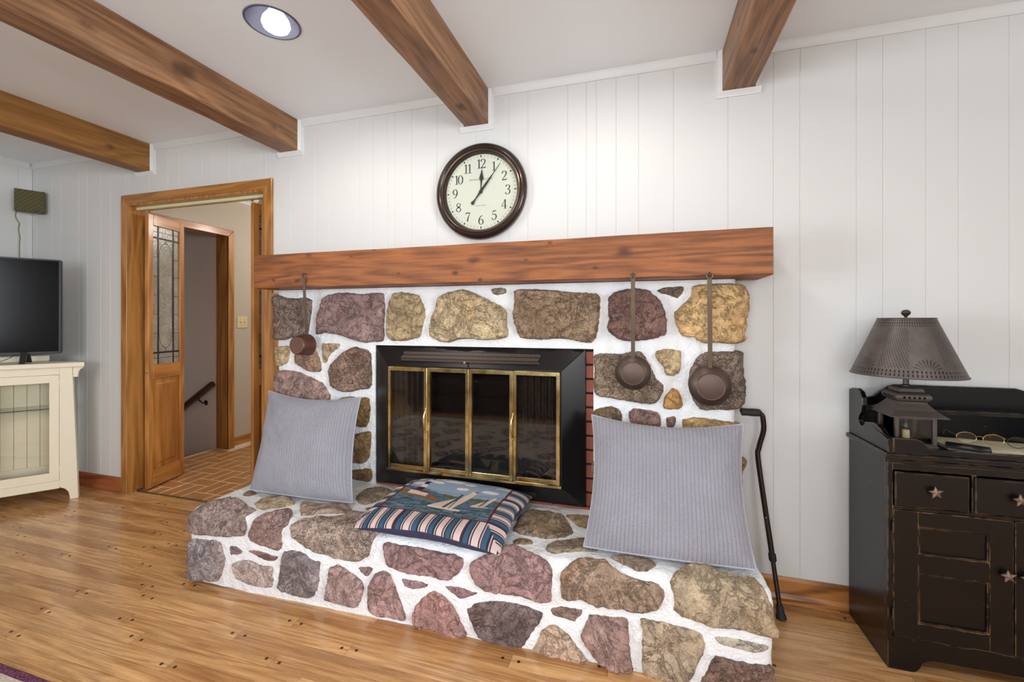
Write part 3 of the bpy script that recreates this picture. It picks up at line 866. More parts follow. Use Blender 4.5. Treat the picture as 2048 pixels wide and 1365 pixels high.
# stairwell going down to the left
struct('wall_stair_far', B((-6.2, OY1 + .016, -2.4), (HX - .135, OY1 + .1, CEIL + .05)), 'stairw')
struct('wall_stair_near', B((-6.2, .13, -2.4), (HX - .135, OY0 - .016, CEIL + .05)), 'stairw')
struct('wall_stair_end', B((-6.3, .13, -2.4), (-6.2, 3.1, CEIL + 1.6)), 'stairw')
struct('ceiling_stair', B((-6.2, .13, CEIL), (HX - .132, 1.1, CEIL + .05)), 'hallc')
st = thing('basement_stairs', 'wooden basement stairs going down beyond the hall doorway', 'stairs', (-4.0, .57, -.2))
for i in range(9):
    xx = HX - .16 - i * .24; zz = -.19 * (i + 1)
    part('tread', (xx - .26, OY0 - .012, zz - .03), (xx, OY1 + .012, zz), 'stair', st, .003)
    part('riser', (xx - .002, OY0 - .012, zz), (xx + .014, OY1 + .012, zz + .16), 'stair', st)
# handrail
ra_, rb_ = onY(437, 759, .955), onY(372, 812, .955)
dr = (rb_ - ra_); ra_ = ra_ + dr * ((HX - .142 - ra_.x) / dr.x if ra_.x > HX - .142 else 0); rb_ = ra_ + dr * 2.6
hr = thing('handrail', 'dark wooden handrail sloping down the grey stairwell wall', 'handrail', tuple(ra_))
n_ = dr.normalized(); upv = Vector((-n_.z, 0, n_.x)); upv = upv if upv.z > 0 else -upv
m = MB(); vs = []
prof = [(-.018, -.022), (.018, -.022), (.022, .008), (.014, .024), (-.014, .024), (-.022, .008)]
for p in (ra_, rb_):
    for a, b in prof: vs.append(p + Vector((0, a, 0)) + upv * b)
m.add(vs, [tuple(range(6)), tuple(range(6, 12))] + [(i, (i + 1) % 6, 6 + (i + 1) % 6, 6 + i) for i in range(6)])
obj('rail', m, 'rail', hr, True)
bk = onY(399, 800, .96)
br = obj('bracket', MB().tube([(bk.x, .955, bk.z + .03), (bk.x - .004, .956, bk.z + .0), (bk.x + .02, .97, bk.z - .03), (bk.x + .03, .995, bk.z - .035)], .007, 8), 'bronze', hr, True)
obj('rosette', MB().lathe([(0, .008), (.02, .006), (.026, 0)], 20, Matrix.Translation((bk.x + .03, OY1 + .016, bk.z - .035)) @ Matrix.Rotation(PI / 2, 4, 'X')), 'bronze', br, True)
# stairs going up at the end of the hall wall
us = thing('upper_stairs', 'honey wooden stairs going up beyond the hall wall corner', 'stairs', (-4.1, 1.9, 0))
for i in range(9):
    xx = -3.70 - i * .215; zz = .19 * (i + 1)
    part('tread', (xx - .24, HY1 + .005, zz - .028), (xx + .02, 2.2, zz), 'stair', us, .004)
    part('riser', (xx - .012, HY1 + .005, zz - .19), (xx, 2.2, zz - .028), 'stair', us)
struct('wall_stair_up', B((-6.2, 2.21, 0), (-3.5, 2.3, CEIL + 1.6)), 'hallw')
struct('wall_stair_mid', B((-6.2, HY1 - .1, -.0), (HX - .13, HY1, CEIL + 1.6)), 'hallw')
# switch plate
sp_ = onX(484, 645, HX)
sw = thing('light_switch', 'ivory double light switch plate on the hall wall', 'light switch', (HX, sp_.y, sp_.z))
obj('plate', B((.0003, -.056, -.057), (.007, .056, .057), .003), 'plate', sw)
for s in (-1, 1):
    obj('toggle', MB().prism([(.0072, -.01), (.018, .002), (.018, .008), (.0072, .011)], 1, s * .023 - .005, s * .023 + .005), 'plate', sw)
    for z in (-.03, .03): obj('screw', MB().lathe([(.003, .0), (.003, .001), (0, .0015)], 10, Matrix.Translation((.007, s * .023, z)) @ Matrix.Rotation(PI / 2, 4, 'Y')), 'steel', sw)
d = bpy.data.lights.new('hall_lamp', 'POINT'); d.energy = 36; d.color = (1, .93, .84); d.shadow_soft_size = .12
hl = thing('hall_ceiling_light', 'flush glass ceiling light in the hall, above the tiles', 'ceiling light', (-2.5, 1.7, CEIL))
obj('shade', MB().lathe([(0, -.1), (.08, -.09), (.13, -.06), (.15, -.02), (.15, -.001)], 32, caps=False), emit('hall_shade', (255, 240, 220), 3.0), hl)
lo = bpy.data.objects.new('hall_lamp', d); lo.location = (-2.5, 1.7, CEIL - .22); link(lo)

# ------------------------------------------------------------------ the stone fireplace
YF_, XL_, XR_ = -.12, -2.048, .393          # breast front plane and ends
ZT = .335                                   # hearth top


def catmull(pts, step):
    out = []; n = len(pts)
    for i in range(n):
        p0, p1, p2, p3 = pts[i - 1], pts[i], pts[(i + 1) % n], pts[(i + 2) % n]
        L = math.hypot(p2[0] - p1[0], p2[1] - p1[1]); m = max(2, int(L / step))
        for j in range(m):
            t = j / m; q = []
            for c in (0, 1):
                a = 2 * p1[c]; b = p2[c] - p0[c]; d = 2 * p0[c] - 5 * p1[c] + 4 * p2[c] - p3[c]; e = -p0[c] + 3 * p1[c] - 3 * p2[c] + p3[c]
                q.append(.5 * (a + b * t * .75 + (d * t * t + e * t ** 3)) if False else (.5 * (a + b * t + d * t * t + e * t ** 3)) * .6 + .4 * (p1[c] + (p2[c] - p1[c]) * t))
            out.append(tuple(q))
    return out


def breast_map(x, z, h):
    r = .03
    if x > XR_ - r:
        s = x - (XR_ - r); a = min(s / r, PI / 2); e = max(0, s - r * PI / 2)
        return Vector((XR_ - r + (r + h) * math.sin(a), YF_ + r - (r + h) * math.cos(a) + e, z))
    if x < XL_ + r:
        s = (XL_ + r) - x; a = min(s / r, PI / 2); e = max(0, s - r * PI / 2)
        return Vector((XL_ + r - (r + h) * math.sin(a), YF_ + r - (r + h) * math.cos(a) + e, z))
    return Vector((x, YF_ - h, z))


HR = .045


def hdepth(x): return .565 + .0265 * (.26 - x)


def hearth_map(x, s, h):
    """s = 0 at the back of the hearth top, growing to the front edge and then down the front"""
    xr, xl = .385, -2.008
    e = max(0, x - xr, xl - x); xc = min(max(x, xl), xr)
    D = hdepth(xc) + .012; top = D - .0 - HR
    arc = HR * PI / 2
    if s < top: p = Vector((0, -s, ZT)); n = Vector((0, 0, 1))
    elif s < top + arc:
        a = (s - top) / HR; p = Vector((0, -top - HR * math.sin(a), ZT - HR + HR * math.cos(a))); n = Vector((0, -math.sin(a), math.cos(a)))
    else: p = Vector((0, -top - HR - .0, ZT - HR - (s - top - arc))); n = Vector((0, -1, 0))
    p += n * h
    if e > 0:
        r = .03; a = min(e / r, PI / 2); e2 = max(0, e - r * PI / 2)
        c = Vector((0, -.3, .16)); q = (c - p).normalized()
        p = p + q * (r * (1 - math.cos(a)) + e2)
        xo = (r + h) * math.sin(a) - (0 if a < PI / 2 else 0)
        return Vector((xc + (xo if x > xr else -xo), p.y, p.z))
    return Vector((xc, p.y, p.z))


def hearth_inside(p):
    D = hdepth(p.x) + .012
    if p.z > ZT or -p.y > D: return False
    if p.z > ZT - HR and -p.y > D - HR:
        return math.hypot(p.z - (ZT - HR), -p.y - (D - HR)) < HR
    return True


def hearth_pix(u, v):
    d = ray(u, v); t0 = 1.0
    while t0 < 3.5 and not hearth_inside(_C + d * t0): t0 += .01
    a, b = t0 - .01, t0
    for _ in range(18):
        m_ = (a + b) / 2
        if hearth_inside(_C + d * m_): b = m_
        else: a = m_
    p = _C + d * b; D = hdepth(p.x) + .012; top = D - HR
    if -p.y <= top + 1e-4 and p.z > ZT - HR: s = -p.y
    elif p.z > ZT - HR: s = top + HR * math.atan2(-p.y - top, p.z - (ZT - HR))
    else: s = top + HR * PI / 2 + (ZT - HR - p.z)
    return (p.x, s)


def stone(parent, mapf, pts, rgb, speck, H, seed):
    per = sum(math.dist(pts[i - 1], pts[i]) for i in range(len(pts)))
    ol = catmull(pts, max(.007, per / 110)); n = len(ol)
    A = sum(ol[i - 1][0] * ol[i][1] - ol[i][0] * ol[i - 1][1] for i in range(n)) / 2
    cx_ = sum((ol[i - 1][0] + ol[i][0]) * (ol[i - 1][0] * ol[i][1] - ol[i][0] * ol[i - 1][1]) for i in range(n)) / (6 * A)
    cy_ = sum((ol[i - 1][1] + ol[i][1]) * (ol[i - 1][0] * ol[i][1] - ol[i][0] * ol[i - 1][1]) for i in range(n)) / (6 * A)
    size = math.sqrt(abs(A)); gk = 1 + .005 / size
    ol = [(cx_ + (x - cx_) * gk, cy_ + (y - cy_) * gk) for x, y in ol]
    sv = Vector((seed * 3.7, seed * 1.9, seed * 5.3))
    T = [1.0, .98, .955, .92, .87, .81, .74, .66, .57, .48, .38, .28, .18, .09]
    vs = []

    def height(X, Y, t):
        edge = (1 - t) * size
        rise = 1 - math.exp(-edge / .008)
        P = Vector((X * 7, Y * 7, 0)) + sv
        d0, d1 = noise.voronoi(P * 1.35)[0][:2]
        cr = noise.voronoi(P * 3.1)[0]
        rough = (d0 - .45) * 1.5 + noise.noise(P * 1.1) * .9 + (cr[0] - .4) * .5 - .35 * math.exp(-(d1 - d0) / .05) + noise.noise(P * 6) * .22
        h = -.004 + rise * (H + .004 + rough * min(.022, size * .12) * rk)
        return max(h, -.004 + rise * .009)
    rk = min(1.0, H / .014)
    for t in T:
        for (x, y) in ol:
            jx = noise.noise(Vector((x * 60, y * 60, seed))) * .005 * t; jy = noise.noise(Vector((x * 60, y * 60, seed + 40))) * .005 * t
            X, Y = cx_ + (x + jx - cx_) * t, cy_ + (y + jy - cy_) * t
            vs.append(mapf(X, Y, height(X, Y, t)))
    vs.append(mapf(cx_, cy_, height(cx_, cy_, 0)))
    fs = []
    for r in range(len(T) - 1):
        for i in range(n): fs.append((r * n + i, r * n + (i + 1) % n, (r + 1) * n + (i + 1) % n, (r + 1) * n + i))
    b = (len(T) - 1) * n
    for i in range(n): fs.append((b + i, b + (i + 1) % n, len(vs) - 1))
    m = MB(); m.add(vs, fs); me = m.mesh('stone', 0, True)
    g_l = .3 * rgb[0] + .59 * rgb[1] + .11 * rgb[2]
    c = lin(tuple(g_l + (q - g_l) * .9 for q in rgb))
    return obj('stone', me, 'stone', parent, True, (c[0], c[1], c[2], speck))


fp = thing('stone_fireplace', 'white-mortared fieldstone fireplace with a raised stone hearth', 'fireplace', (-.82, -.3, 0))
# mortar of the breast
bm_ = MB(); res = .016


def mgrid(mapf, xs, ss, hole=None, amp=.0042):
    m = MB(); idx = {}; vs = []; fs = []
    for i, x in enumerate(xs):
        for j, s in enumerate(ss):
            h = (noise.noise(Vector((x * 9, s * 9, 4.4))) + .6 * noise.noise(Vector((x * 28, s * 28, 8.8)))) * amp
            idx[i, j] = len(vs); vs.append(mapf(x, s, h))
    for i in range(len(xs) - 1):
        for j in range(len(ss) - 1):
            if hole and hole(xs[i], xs[i + 1], ss[j], ss[j + 1]): continue
            fs.append((idx[i, j], idx[i + 1, j], idx[i + 1, j + 1], idx[i, j + 1]))
    m.add(vs, fs); m.sm = True
    return m


def frange(a, b, st, extra=()):
    n = max(1, int(round((b - a) / st))); q = [a + (b - a) * i / n for i in range(n + 1)]
    for e in extra:
        if a < e < b: i = min(range(len(q)), key=lambda k_: abs(q[k_] - e)); q[i] = e
    return q


bx = frange(XL_ - .118, XR_ + .118, res, (FX0, FX1)); bz = frange(.30, 1.398, res, (FZ0 + .012, FZ1))
breast = obj('chimney_breast', mgrid(breast_map, bx, bz, lambda a, b, c, d: a > FX0 - 1e-4 and b < FX1 + 1e-4 and d < FZ1 + 1e-4), 'mortar', fp, True)
hs = frange(0.02, .565 + ZT - .02 + .0, res); hxs = frange(-2.045 - .16, .41 + .16, res)
hearth = obj('raised_hearth', mgrid(hearth_map, hxs, frange(.10, .945, res)), 'mortar', fp, True)
part('hearth_core', (-2.025, -.52, .0), (.39, -.125, .30), 'mortar', fp)
# mortar return inside the opening
part('mortar_return', (FX1 - .002, YF_ + .002, FZ0), (FX1 + .02, .02, FZ1 + .01), 'mortar', fp)
part('mortar_return', (FX0 - .02, YF_ + .002, FZ0), (FX0 + .002, .02, FZ1 + .01), 'mortar', fp)
part('mortar_return', (FX0, YF_ + .002, FZ1 - .002), (FX1, .02, FZ1 + .02), 'mortar', fp)

zA = lambda p: (500 + p[0] / 3.657, 440 + p[1] / 3.657)
zB = lambda p: (1000 + p[0] / 3.4125, 440 + p[1] / 3.4125)
zC = lambda p: (370 + p[0] / 2.73, 760 + p[1] / 2.73)
zD = lambda p: (900 + p[0] / 3.103, 960 + p[1] / 3.103)
zE = lambda p: (1150 + p[0] / 2.8447, 780 + p[1] / 2.8447)
zF = lambda p: (480 + p[0] / 4.55, 560 + p[1] / 4.55)
zG = lambda p: (370 + p[0] / 6.205, 970 + p[1] / 6.205)
zP = lambda p: p
BR = [  # breast stones: zoom frame, outline, colour, speckle, height
    (zA, [(85, 570), (140, 558), (200, 550), (260, 570), (330, 576), (400, 570), (440, 590), (440, 660), (430, 740), (415, 835), (330, 852), (240, 880), (160, 872), (85, 860), (80, 700)], (132, 114, 104), .9, .016),
    (zA, [(540, 570), (600, 540), (700, 535), (800, 545), (900, 535), (970, 540), (976, 620), (970, 760), (966, 885), (900, 892), (830, 896), (740, 872), (640, 840), (545, 826), (482, 838), (490, 760), (500, 690), (520, 620)], (142, 116, 112), .35, .02),
    (zA, [(1040, 545), (1100, 530), (1170, 540), (1225, 552), (1252, 600), (1276, 660), (1270, 720), (1255, 790), (1244, 850), (1190, 872), (1100, 886), (1030, 880), (1000, 850), (996, 760), (1000, 700), (1012, 640)], (170, 148, 112), .15, .018),
    (zA, [(1390, 560), (1450, 530), (1545, 510), (1620, 530), (1690, 560), (1750, 595), (1820, 625), (1862, 660), (1872, 750), (1880, 850), (1800, 876), (1700, 880), (1620, 870), (1520, 876), (1450, 896), (1380, 890), (1320, 850), (1308, 790), (1320, 720), (1350, 650), (1362, 600)], (182, 162, 128), .6, .024),
    (zA, [(1765, 510), (1800, 500), (1865, 502), (1870, 530), (1840, 545), (1790, 545)], (152, 140, 116), .3, .008),
    (zA, [(90, 950), (160, 942), (220, 925), (280, 925), (284, 970), (270, 1040), (240, 1060), (200, 1072), (150, 1062), (90, 1050)], (180, 158, 124), .3, .012),
    (zA, [(525, 910), (580, 905), (650, 912), (640, 940), (610, 960), (580, 990), (555, 1045), (530, 1040), (530, 980)], (182, 158, 126), .3, .009),
    (zA, [(330, 985), (360, 962), (420, 955), (480, 965), (502, 1010), (516, 1060), (510, 1106), (440, 1110), (380, 1076), (330, 1045)], (156, 126, 104), .6, .012),
    (zA, [(640, 1010), (700, 960), (760, 935), (830, 950), (872, 980), (878, 1060), (882, 1130), (882, 1180), (868, 1232), (800, 1240), (720, 1260), (660, 1246), (600, 1212), (578, 1170), (572, 1110), (590, 1060)], (130, 106, 92), .95, .02),
    (zF, [(230, 850), (310, 838), (380, 825), (520, 840), (640, 890), (740, 940), (782, 1000), (816, 1050), (805, 1110), (740, 1160), (600, 1185), (400, 1170), (230, 1120), (220, 980)], (164, 136, 128), .35, .016),
    (zF, [(860, 1112), (920, 1075), (1000, 1065), (1045, 1075), (1080, 1110), (1030, 1150), (940, 1170), (870, 1150)], (160, 132, 94), .2, .01),
    (zC, [(935, 110), (975, 100), (1000, 110), (1006, 160), (1000, 230), (980, 256), (945, 258), (900, 230), (905, 150)], (122, 96, 62), .4, .014),
    (zC, [(930, 300), (1000, 285), (1012, 300), (1010, 370), (1000, 430), (970, 456), (900, 452), (860, 400), (880, 330)], (136, 108, 72), .4, .014),
    (zC, [(900, 500), (980, 488), (1013, 495), (1018, 540), (1000, 565), (960, 570), (890, 566), (860, 530)], (128, 98, 64), .4, .012),
    (zC, [(420, 260), (560, 230), (680, 260), (700, 360), (600, 420), (450, 410), (380, 340)], (140, 112, 100), .5, .014),
    (zC, [(420, 470), (600, 460), (760, 500), (740, 590), (560, 600), (400, 580)], (150, 126, 100), .4, .014),
    (zC, [(740, 250), (840, 200), (870, 280), (830, 420), (760, 440), (720, 350)], (130, 104, 86), .5, .014),
    (zB, [(95, 490), (150, 475), (250, 475), (350, 480), (500, 495), (600, 500), (666, 510), (682, 560), (676, 640), (666, 720), (656, 790), (630, 832), (600, 842), (500, 820), (400, 810), (280, 816), (160, 810), (125, 790), (105, 720), (88, 640), (98, 560)], (144, 120, 96), .6, .022),
    (zB, [(745, 530), (790, 490), (860, 475), (940, 468), (1010, 485), (1060, 520), (1092, 560), (1122, 620), (1136, 700), (1130, 780), (1080, 800), (1000, 820), (930, 826), (850, 826), (790, 800), (745, 765), (730, 735), (744, 680), (740, 600)], (124, 94, 86), .6, .022),
    (zB, [(1075, 485), (1130, 460), (1190, 458), (1250, 458), (1246, 495), (1210, 532), (1160, 515), (1110, 502)], (118, 104, 90), .5, .008),
    (zB, [(1320, 455), (1400, 440), (1500, 435), (1640, 435), (1760, 450), (1775, 640), (1765, 820), (1650, 835), (1580, 846), (1500, 840), (1400, 842), (1345, 822), (1335, 797), (1280, 800), (1235, 780), (1215, 725), (1198, 680), (1200, 630), (1260, 570), (1310, 520)], (196, 162, 112), .12, .026),
    (zB, [(640, 930), (700, 915), (800, 920), (900, 905), (960, 905), (990, 945), (1030, 1010), (1060, 1080), (1112, 1130), (1106, 1190), (1060, 1252), (980, 1256), (860, 1236), (760, 1220), (660, 1200), (638, 1130), (648, 1040)], (136, 118, 100), .9, .02),
    (zB, [(1070, 900), (1120, 885), (1200, 890), (1232, 900), (1236, 980), (1220, 1050), (1180, 1066), (1135, 1060), (1115, 1000), (1064, 940)], (184, 160, 124), .3, .012),
    (zB, [(1175, 1155), (1210, 1165), (1235, 1210), (1246, 1260), (1225, 1290), (1170, 1296), (1120, 1286), (1118, 1240), (1145, 1190)], (190, 142, 84), .15, .012),
    (zB, [(1360, 930), (1420, 905), (1500, 905), (1640, 900), (1750, 920), (1765, 1100), (1750, 1270), (1640, 1290), (1560, 1302), (1480, 1296), (1380, 1300), (1340, 1260), (1310, 1200), (1285, 1120), (1310, 1010)], (128, 112, 100), .9, .022),
    (zE, [(108, 125), (180, 97), (240, 110), (264, 145), (262, 190), (230, 245), (120, 240), (104, 190)], (124, 102, 78), .6, .014),
    (zE, [(310, 125), (345, 108), (430, 120), (480, 145), (486, 190), (475, 220), (400, 232), (330, 205), (308, 165)], (134, 104, 96), .35, .012),
    (zE, [(525, 165), (560, 155), (572, 165), (568, 205), (535, 220), (520, 200)], (132, 98, 88), .3, .008),
    (zE, [(620, 172), (700, 162), (780, 170), (870, 185), (960, 200), (1010, 230), (1000, 300), (860, 290), (640, 270), (618, 220)], (182, 148, 100), .2, .016),
    (zE, [(100, 415), (180, 400), (300, 430), (290, 510), (150, 505), (102, 480)], (140, 116, 92), .5, .014),
    (zE, [(102, 535), (200, 540), (300, 580), (250, 640), (120, 625), (98, 580)], (128, 106, 86), .5, .014),
    (zE, [(700, 400), (900, 395), (1020, 420), (1040, 520), (1010, 580), (720, 560), (660, 480)], (150, 128, 92), .4, .02),
    (zE, [(640, 640), (880, 610), (1040, 620), (1050, 740), (1010, 790), (700, 780), (620, 700)], (162, 138, 102), .3, .022),
    (zE, [(350, 300), (560, 290), (640, 340), (620, 470), (420, 500), (340, 420)], (132, 110, 96), .6, .014),
    (zE, [(340, 560), (560, 540), (600, 620), (560, 740), (340, 720)], (150, 120, 104), .5, .014),
]
HE = [
    (zG, [(40, 390), (70, 372), (180, 308), (400, 212), (540, 165), (600, 190), (620, 215), (690, 230), (760, 270), (888, 320), (800, 375), (742, 412), (772, 520), (742, 625), (640, 636), (400, 636), (200, 610), (85, 580), (45, 560), (30, 470)], (152, 126, 118), .45, .016),
    (zG, [(85, 675), (250, 680), (400, 690), (460, 740), (482, 850), (506, 930), (472, 1080), (440, 1160), (400, 1185), (200, 1170), (80, 1150), (50, 1040), (45, 860)], (146, 134, 138), .9, .016),
    (zG, [(570, 765), (630, 770), (690, 810), (716, 840), (690, 860), (575, 866), (558, 800)], (130, 106, 112), .2, .007),
    (zG, [(788, 825), (850, 810), (930, 820), (1080, 875), (1142, 900), (1130, 935), (1060, 950), (960, 915), (880, 872)], (144, 102, 106), .2, .007),
    (zG, [(600, 980), (680, 950), (800, 930), (850, 950), (930, 990), (1080, 1030), (1080, 1140), (1102, 1180), (1060, 1276), (900, 1266), (760, 1222), (660, 1180), (610, 1080), (590, 1010)], (182, 158, 150), .3, .012),
    (zC, [(375, 775), (400, 755), (500, 725), (585, 718), (582, 750), (560, 790), (530, 815), (525, 870), (532, 900), (510, 932), (450, 912), (370, 880), (353, 840), (368, 800)], (150, 114, 106), .8, .014),
    (zC, [(545, 940), (600, 935), (650, 950), (690, 985), (736, 1000), (730, 1080), (720, 1150), (690, 1186), (620, 1176), (550, 1152), (512, 1130), (514, 1060), (530, 990)], (128, 114, 116), .4, .014),
    (zC, [(795, 1030), (830, 1010), (870, 1025), (920, 1065), (960, 1100), (972, 1140), (955, 1210), (930, 1242), (850, 1226), (768, 1200), (770, 1160), (780, 1090)], (164, 128, 124), .3, .013),
    (zC, [(1040, 1065), (1080, 1046), (1125, 1070), (1150, 1120), (1175, 1200), (1202, 1280), (1200, 1312), (1140, 1306), (1050, 1290), (1000, 1260), (996, 1180), (1010, 1110)], (166, 124, 120), .25, .013),
    (zC, [(945, 1030), (1000, 1025), (1020, 1035), (1000, 1070), (985, 1070)], (144, 112, 114), .2, .006),
    (zC, [(1185, 1085), (1260, 1095), (1326, 1115), (1310, 1135), (1240, 1143), (1200, 1125)], (146, 112, 116), .2, .006),
    (zC, [(1420, 1130), (1500, 1130), (1560, 1150), (1600, 1165), (1570, 1180), (1505, 1196), (1460, 1165)], (140, 100, 106), .2, .006),
    (zC, [(580, 800), (640, 770), (750, 755), (900, 735), (1000, 735), (1060, 760), (1080, 820), (1030, 870), (1016, 905), (1002, 955), (950, 990), (890, 986), (800, 966), (700, 936), (630, 892), (592, 842)], (156, 132, 116), .85, .016),
    (zC, [(380, 680), (430, 645), (500, 640), (570, 655), (602, 670), (580, 690), (520, 700), (440, 712), (395, 705)], (170, 144, 108), .3, .01),
    (zC, [(630, 690), (650, 675), (760, 680), (880, 695), (917, 715), (890, 730), (780, 736), (640, 746), (630, 720)], (158, 130, 110), .3, .01),
    (zC, [(935, 640), (1000, 600), (1060, 590), (1140, 610), (1162, 620), (1130, 645), (1060, 660), (990, 682), (945, 670)], (142, 124, 100), .3, .01),
    (zC, [(985, 705), (1020, 697), (1057, 705), (1040, 718), (1000, 718)], (150, 126, 100), .2, .006),
    (zC, [(1090, 890), (1200, 905), (1350, 930), (1500, 965), (1522, 1000), (1490, 1060), (1440, 1090), (1370, 1080), (1280, 1066), (1180, 1050), (1110, 1020), (1092, 960)], (154, 112, 112), .25, .014),
    (zG, [(715, 138), (760, 90), (830, 70), (895, 118), (800, 146)], (160, 116, 98), .3, .007),
    (zD, [(128, 520), (220, 470), (320, 440), (420, 430), (520, 470), (600, 510), (632, 560), (630, 650), (626, 745), (560, 746), (450, 722), (330, 702), (220, 680), (160, 640), (128, 580)], (154, 112, 110), .25, .016),
    (zD, [(735, 540), (760, 510), (820, 500), (950, 515), (1000, 550), (1100, 600), (1220, 630), (1290, 650), (1327, 700), (1320, 750), (1290, 800), (1230, 816), (1100, 800), (950, 772), (800, 746), (700, 740), (688, 650), (694, 580)], (146, 116, 92), .45, .018),
    (zD, [(1390, 590), (1440, 560), (1510, 548), (1600, 565), (1700, 595), (1880, 618), (1940, 680), (1985, 770), (2004, 860), (2002, 958), (1900, 948), (1750, 912), (1580, 890), (1450, 850), (1393, 810), (1388, 720), (1368, 640)], (166, 142, 108), .3, .018),
    (zD, [(150, 770), (280, 755), (400, 770), (500, 800), (572, 835), (550, 890), (500, 960), (450, 1040), (400, 1066), (300, 1012), (190, 970), (150, 910), (110, 830), (106, 800)], (116, 94, 94), .35, .014),
    (zD, [(623, 800), (700, 788), (822, 810), (800, 850), (770, 876), (700, 860), (640, 840)], (134, 104, 94), .3, .007),
    (zD, [(570, 940), (640, 905), (700, 930), (750, 980), (800, 1050), (862, 1130), (850, 1142), (760, 1126), (620, 1100), (508, 1080), (540, 1010)], (182, 148, 120), .2, .012),
    (zD, [(870, 835), (960, 845), (1090, 860), (1100, 900), (1110, 1000), (1120, 1100), (1132, 1190), (1040, 1176), (950, 1150), (900, 1110), (850, 1040), (813, 970), (830, 920)], (150, 114, 104), .25, .014),
    (zD, [(1185, 870), (1270, 875), (1380, 900), (1500, 930), (1552, 960), (1582, 1020), (1550, 1120), (1500, 1220), (1440, 1262), (1380, 1290), (1290, 1255), (1200, 1192), (1193, 1050), (1193, 940)], (166, 142, 112), .2, .013),
    (zD, [(1650, 985), (1720, 975), (1850, 1000), (1982, 1040), (1962, 1060), (1900, 1072), (1800, 1050), (1680, 1020)], (180, 168, 146), .2, .008),
    (zD, [(1650, 1100), (1720, 1110), (1850, 1140), (1970, 1160), (2006, 1185), (2008, 1330), (1900, 1400), (1700, 1390), (1580, 1310), (1556, 1257), (1600, 1180)], (122, 90, 76), .4, .018),
    (zP, [(826, 1240), (829, 1218), (846, 1196), (868, 1183), (890, 1196), (908, 1214), (920, 1240), (933, 1270), (920, 1275), (880, 1269), (838, 1257)], (170, 118, 110), .4, .012),
    (zD, [(395, 315), (430, 240), (520, 195), (620, 200), (692, 230), (742, 280), (762, 330), (700, 356), (600, 362), (480, 348)], (142, 118, 90), .3, .012),
    (zD, [(720, 225), (860, 235), (960, 270), (930, 330), (870, 312), (800, 292), (760, 262)], (148, 124, 92), .3, .01),
    (zD, [(600, 420), (650, 390), (750, 370), (850, 360), (930, 390), (900, 445), (800, 452), (700, 456), (640, 462), (605, 442)], (142, 122, 94), .35, .01),
    (zD, [(393, 380), (440, 365), (505, 375), (512, 395), (470, 403), (400, 399)], (138, 114, 80), .2, .006),
    (zD, [(1000, 480), (1100, 485), (1250, 505), (1287, 540), (1220, 572), (1150, 562), (1060, 518)], (148, 120, 100), .35, .01),
]
for i, (z, pts, rgb, spk, H) in enumerate(BR):
    P2 = [onY(*z(p), YF_ - H * .6) for p in pts]
    stone(breast, breast_map, [(p.x, max(p.z, .345)) for p in P2], rgb, spk, H * 1.5, i + 1)
for i, (z, pts, rgb, spk, H) in enumerate(HE):
    stone(hearth, hearth_map, [hearth_pix(*z(p)) for p in pts], tuple(1.07 * (.74 * q + .26 * (.3 * rgb[0] + .59 * rgb[1] + .11 * rgb[2])) for q in rgb), spk, H * .95, i + 60)

# brick slip round the insert
slip = obj('brick_surround', MB().box((FX0 + .001, -.085, FZ0 - .004), (FX1 - .001, -.07, FZ1)).mesh('slip'), 'joint', fp, True)
zz = FZ0 + .012
bme = None
while zz < FZ1 - .02:
    part('brick', (-.25, -.098, zz), (FX1 - .004, -.084, zz + .057), 'brick', slip, .002); zz += .067
for q in range(6):
    xa = FX0 + .004 + q * .196
    part('brick', (xa, -.115, FZ0 - .002), (min(xa + .188, FX1 - .004), -.084, FZ0 + .009), 'brick', slip, .002)
# firebox behind the doors
fb = MB()
fb.box((FX0 + .02, -.06, FZ0 + .02), (FX0 + .04, .5, FZ1 - .02)).box((FX1 - .06, -.06, FZ0 + .02), (FX1 - .04, .5, FZ1 - .02)).box((FX0 + .02, .48, FZ0), (FX1 - .04, .5, FZ1)).box((FX0 + .02, -.06, FZ0), (FX1 - .04, .5, FZ0 + .02)).box((FX0 + .02, -.06, FZ1 - .02), (FX1 - .04, .5, FZ1))
obj('firebox', fb, 'blackin', fp, True)

# mantel beam
ML, MR, MZ0, MZ1, MY = -2.069, .497, 1.4005, 1.585, -.25
m = MB(); n = 64; vs = []; fs = []
for q in range(n + 1):
    x = ML + (MR - ML) * q / n
    j = lambda s: noise.noise(Vector((x * 4, s * 2.2, 9))) * .0022
    c = .004
    vs += [(x, -.0006, MZ0), (x, MY + c, MZ0 + j(1)), (x, MY, MZ0 + c + j(1)), (x, MY, MZ1 - c + j(2)), (x, MY + c, MZ1 + j(2)), (x, -.0006, MZ1)]
for q in range(n):
    for r in range(6): fs.append((q * 6 + r, q * 6 + (r + 1) % 6, (q + 1) * 6 + (r + 1) % 6, (q + 1) * 6 + r))
fs += [tuple(range(6)), tuple(range(n * 6, n * 6 + 6))]
mt = thing('mantel_beam', 'long reddish-brown rough-sawn wooden mantel beam above the fireplace', 'mantel', (-.8, -.125, MZ0))
obj('beam', m.add(vs, fs), 'mantel', mt, True)

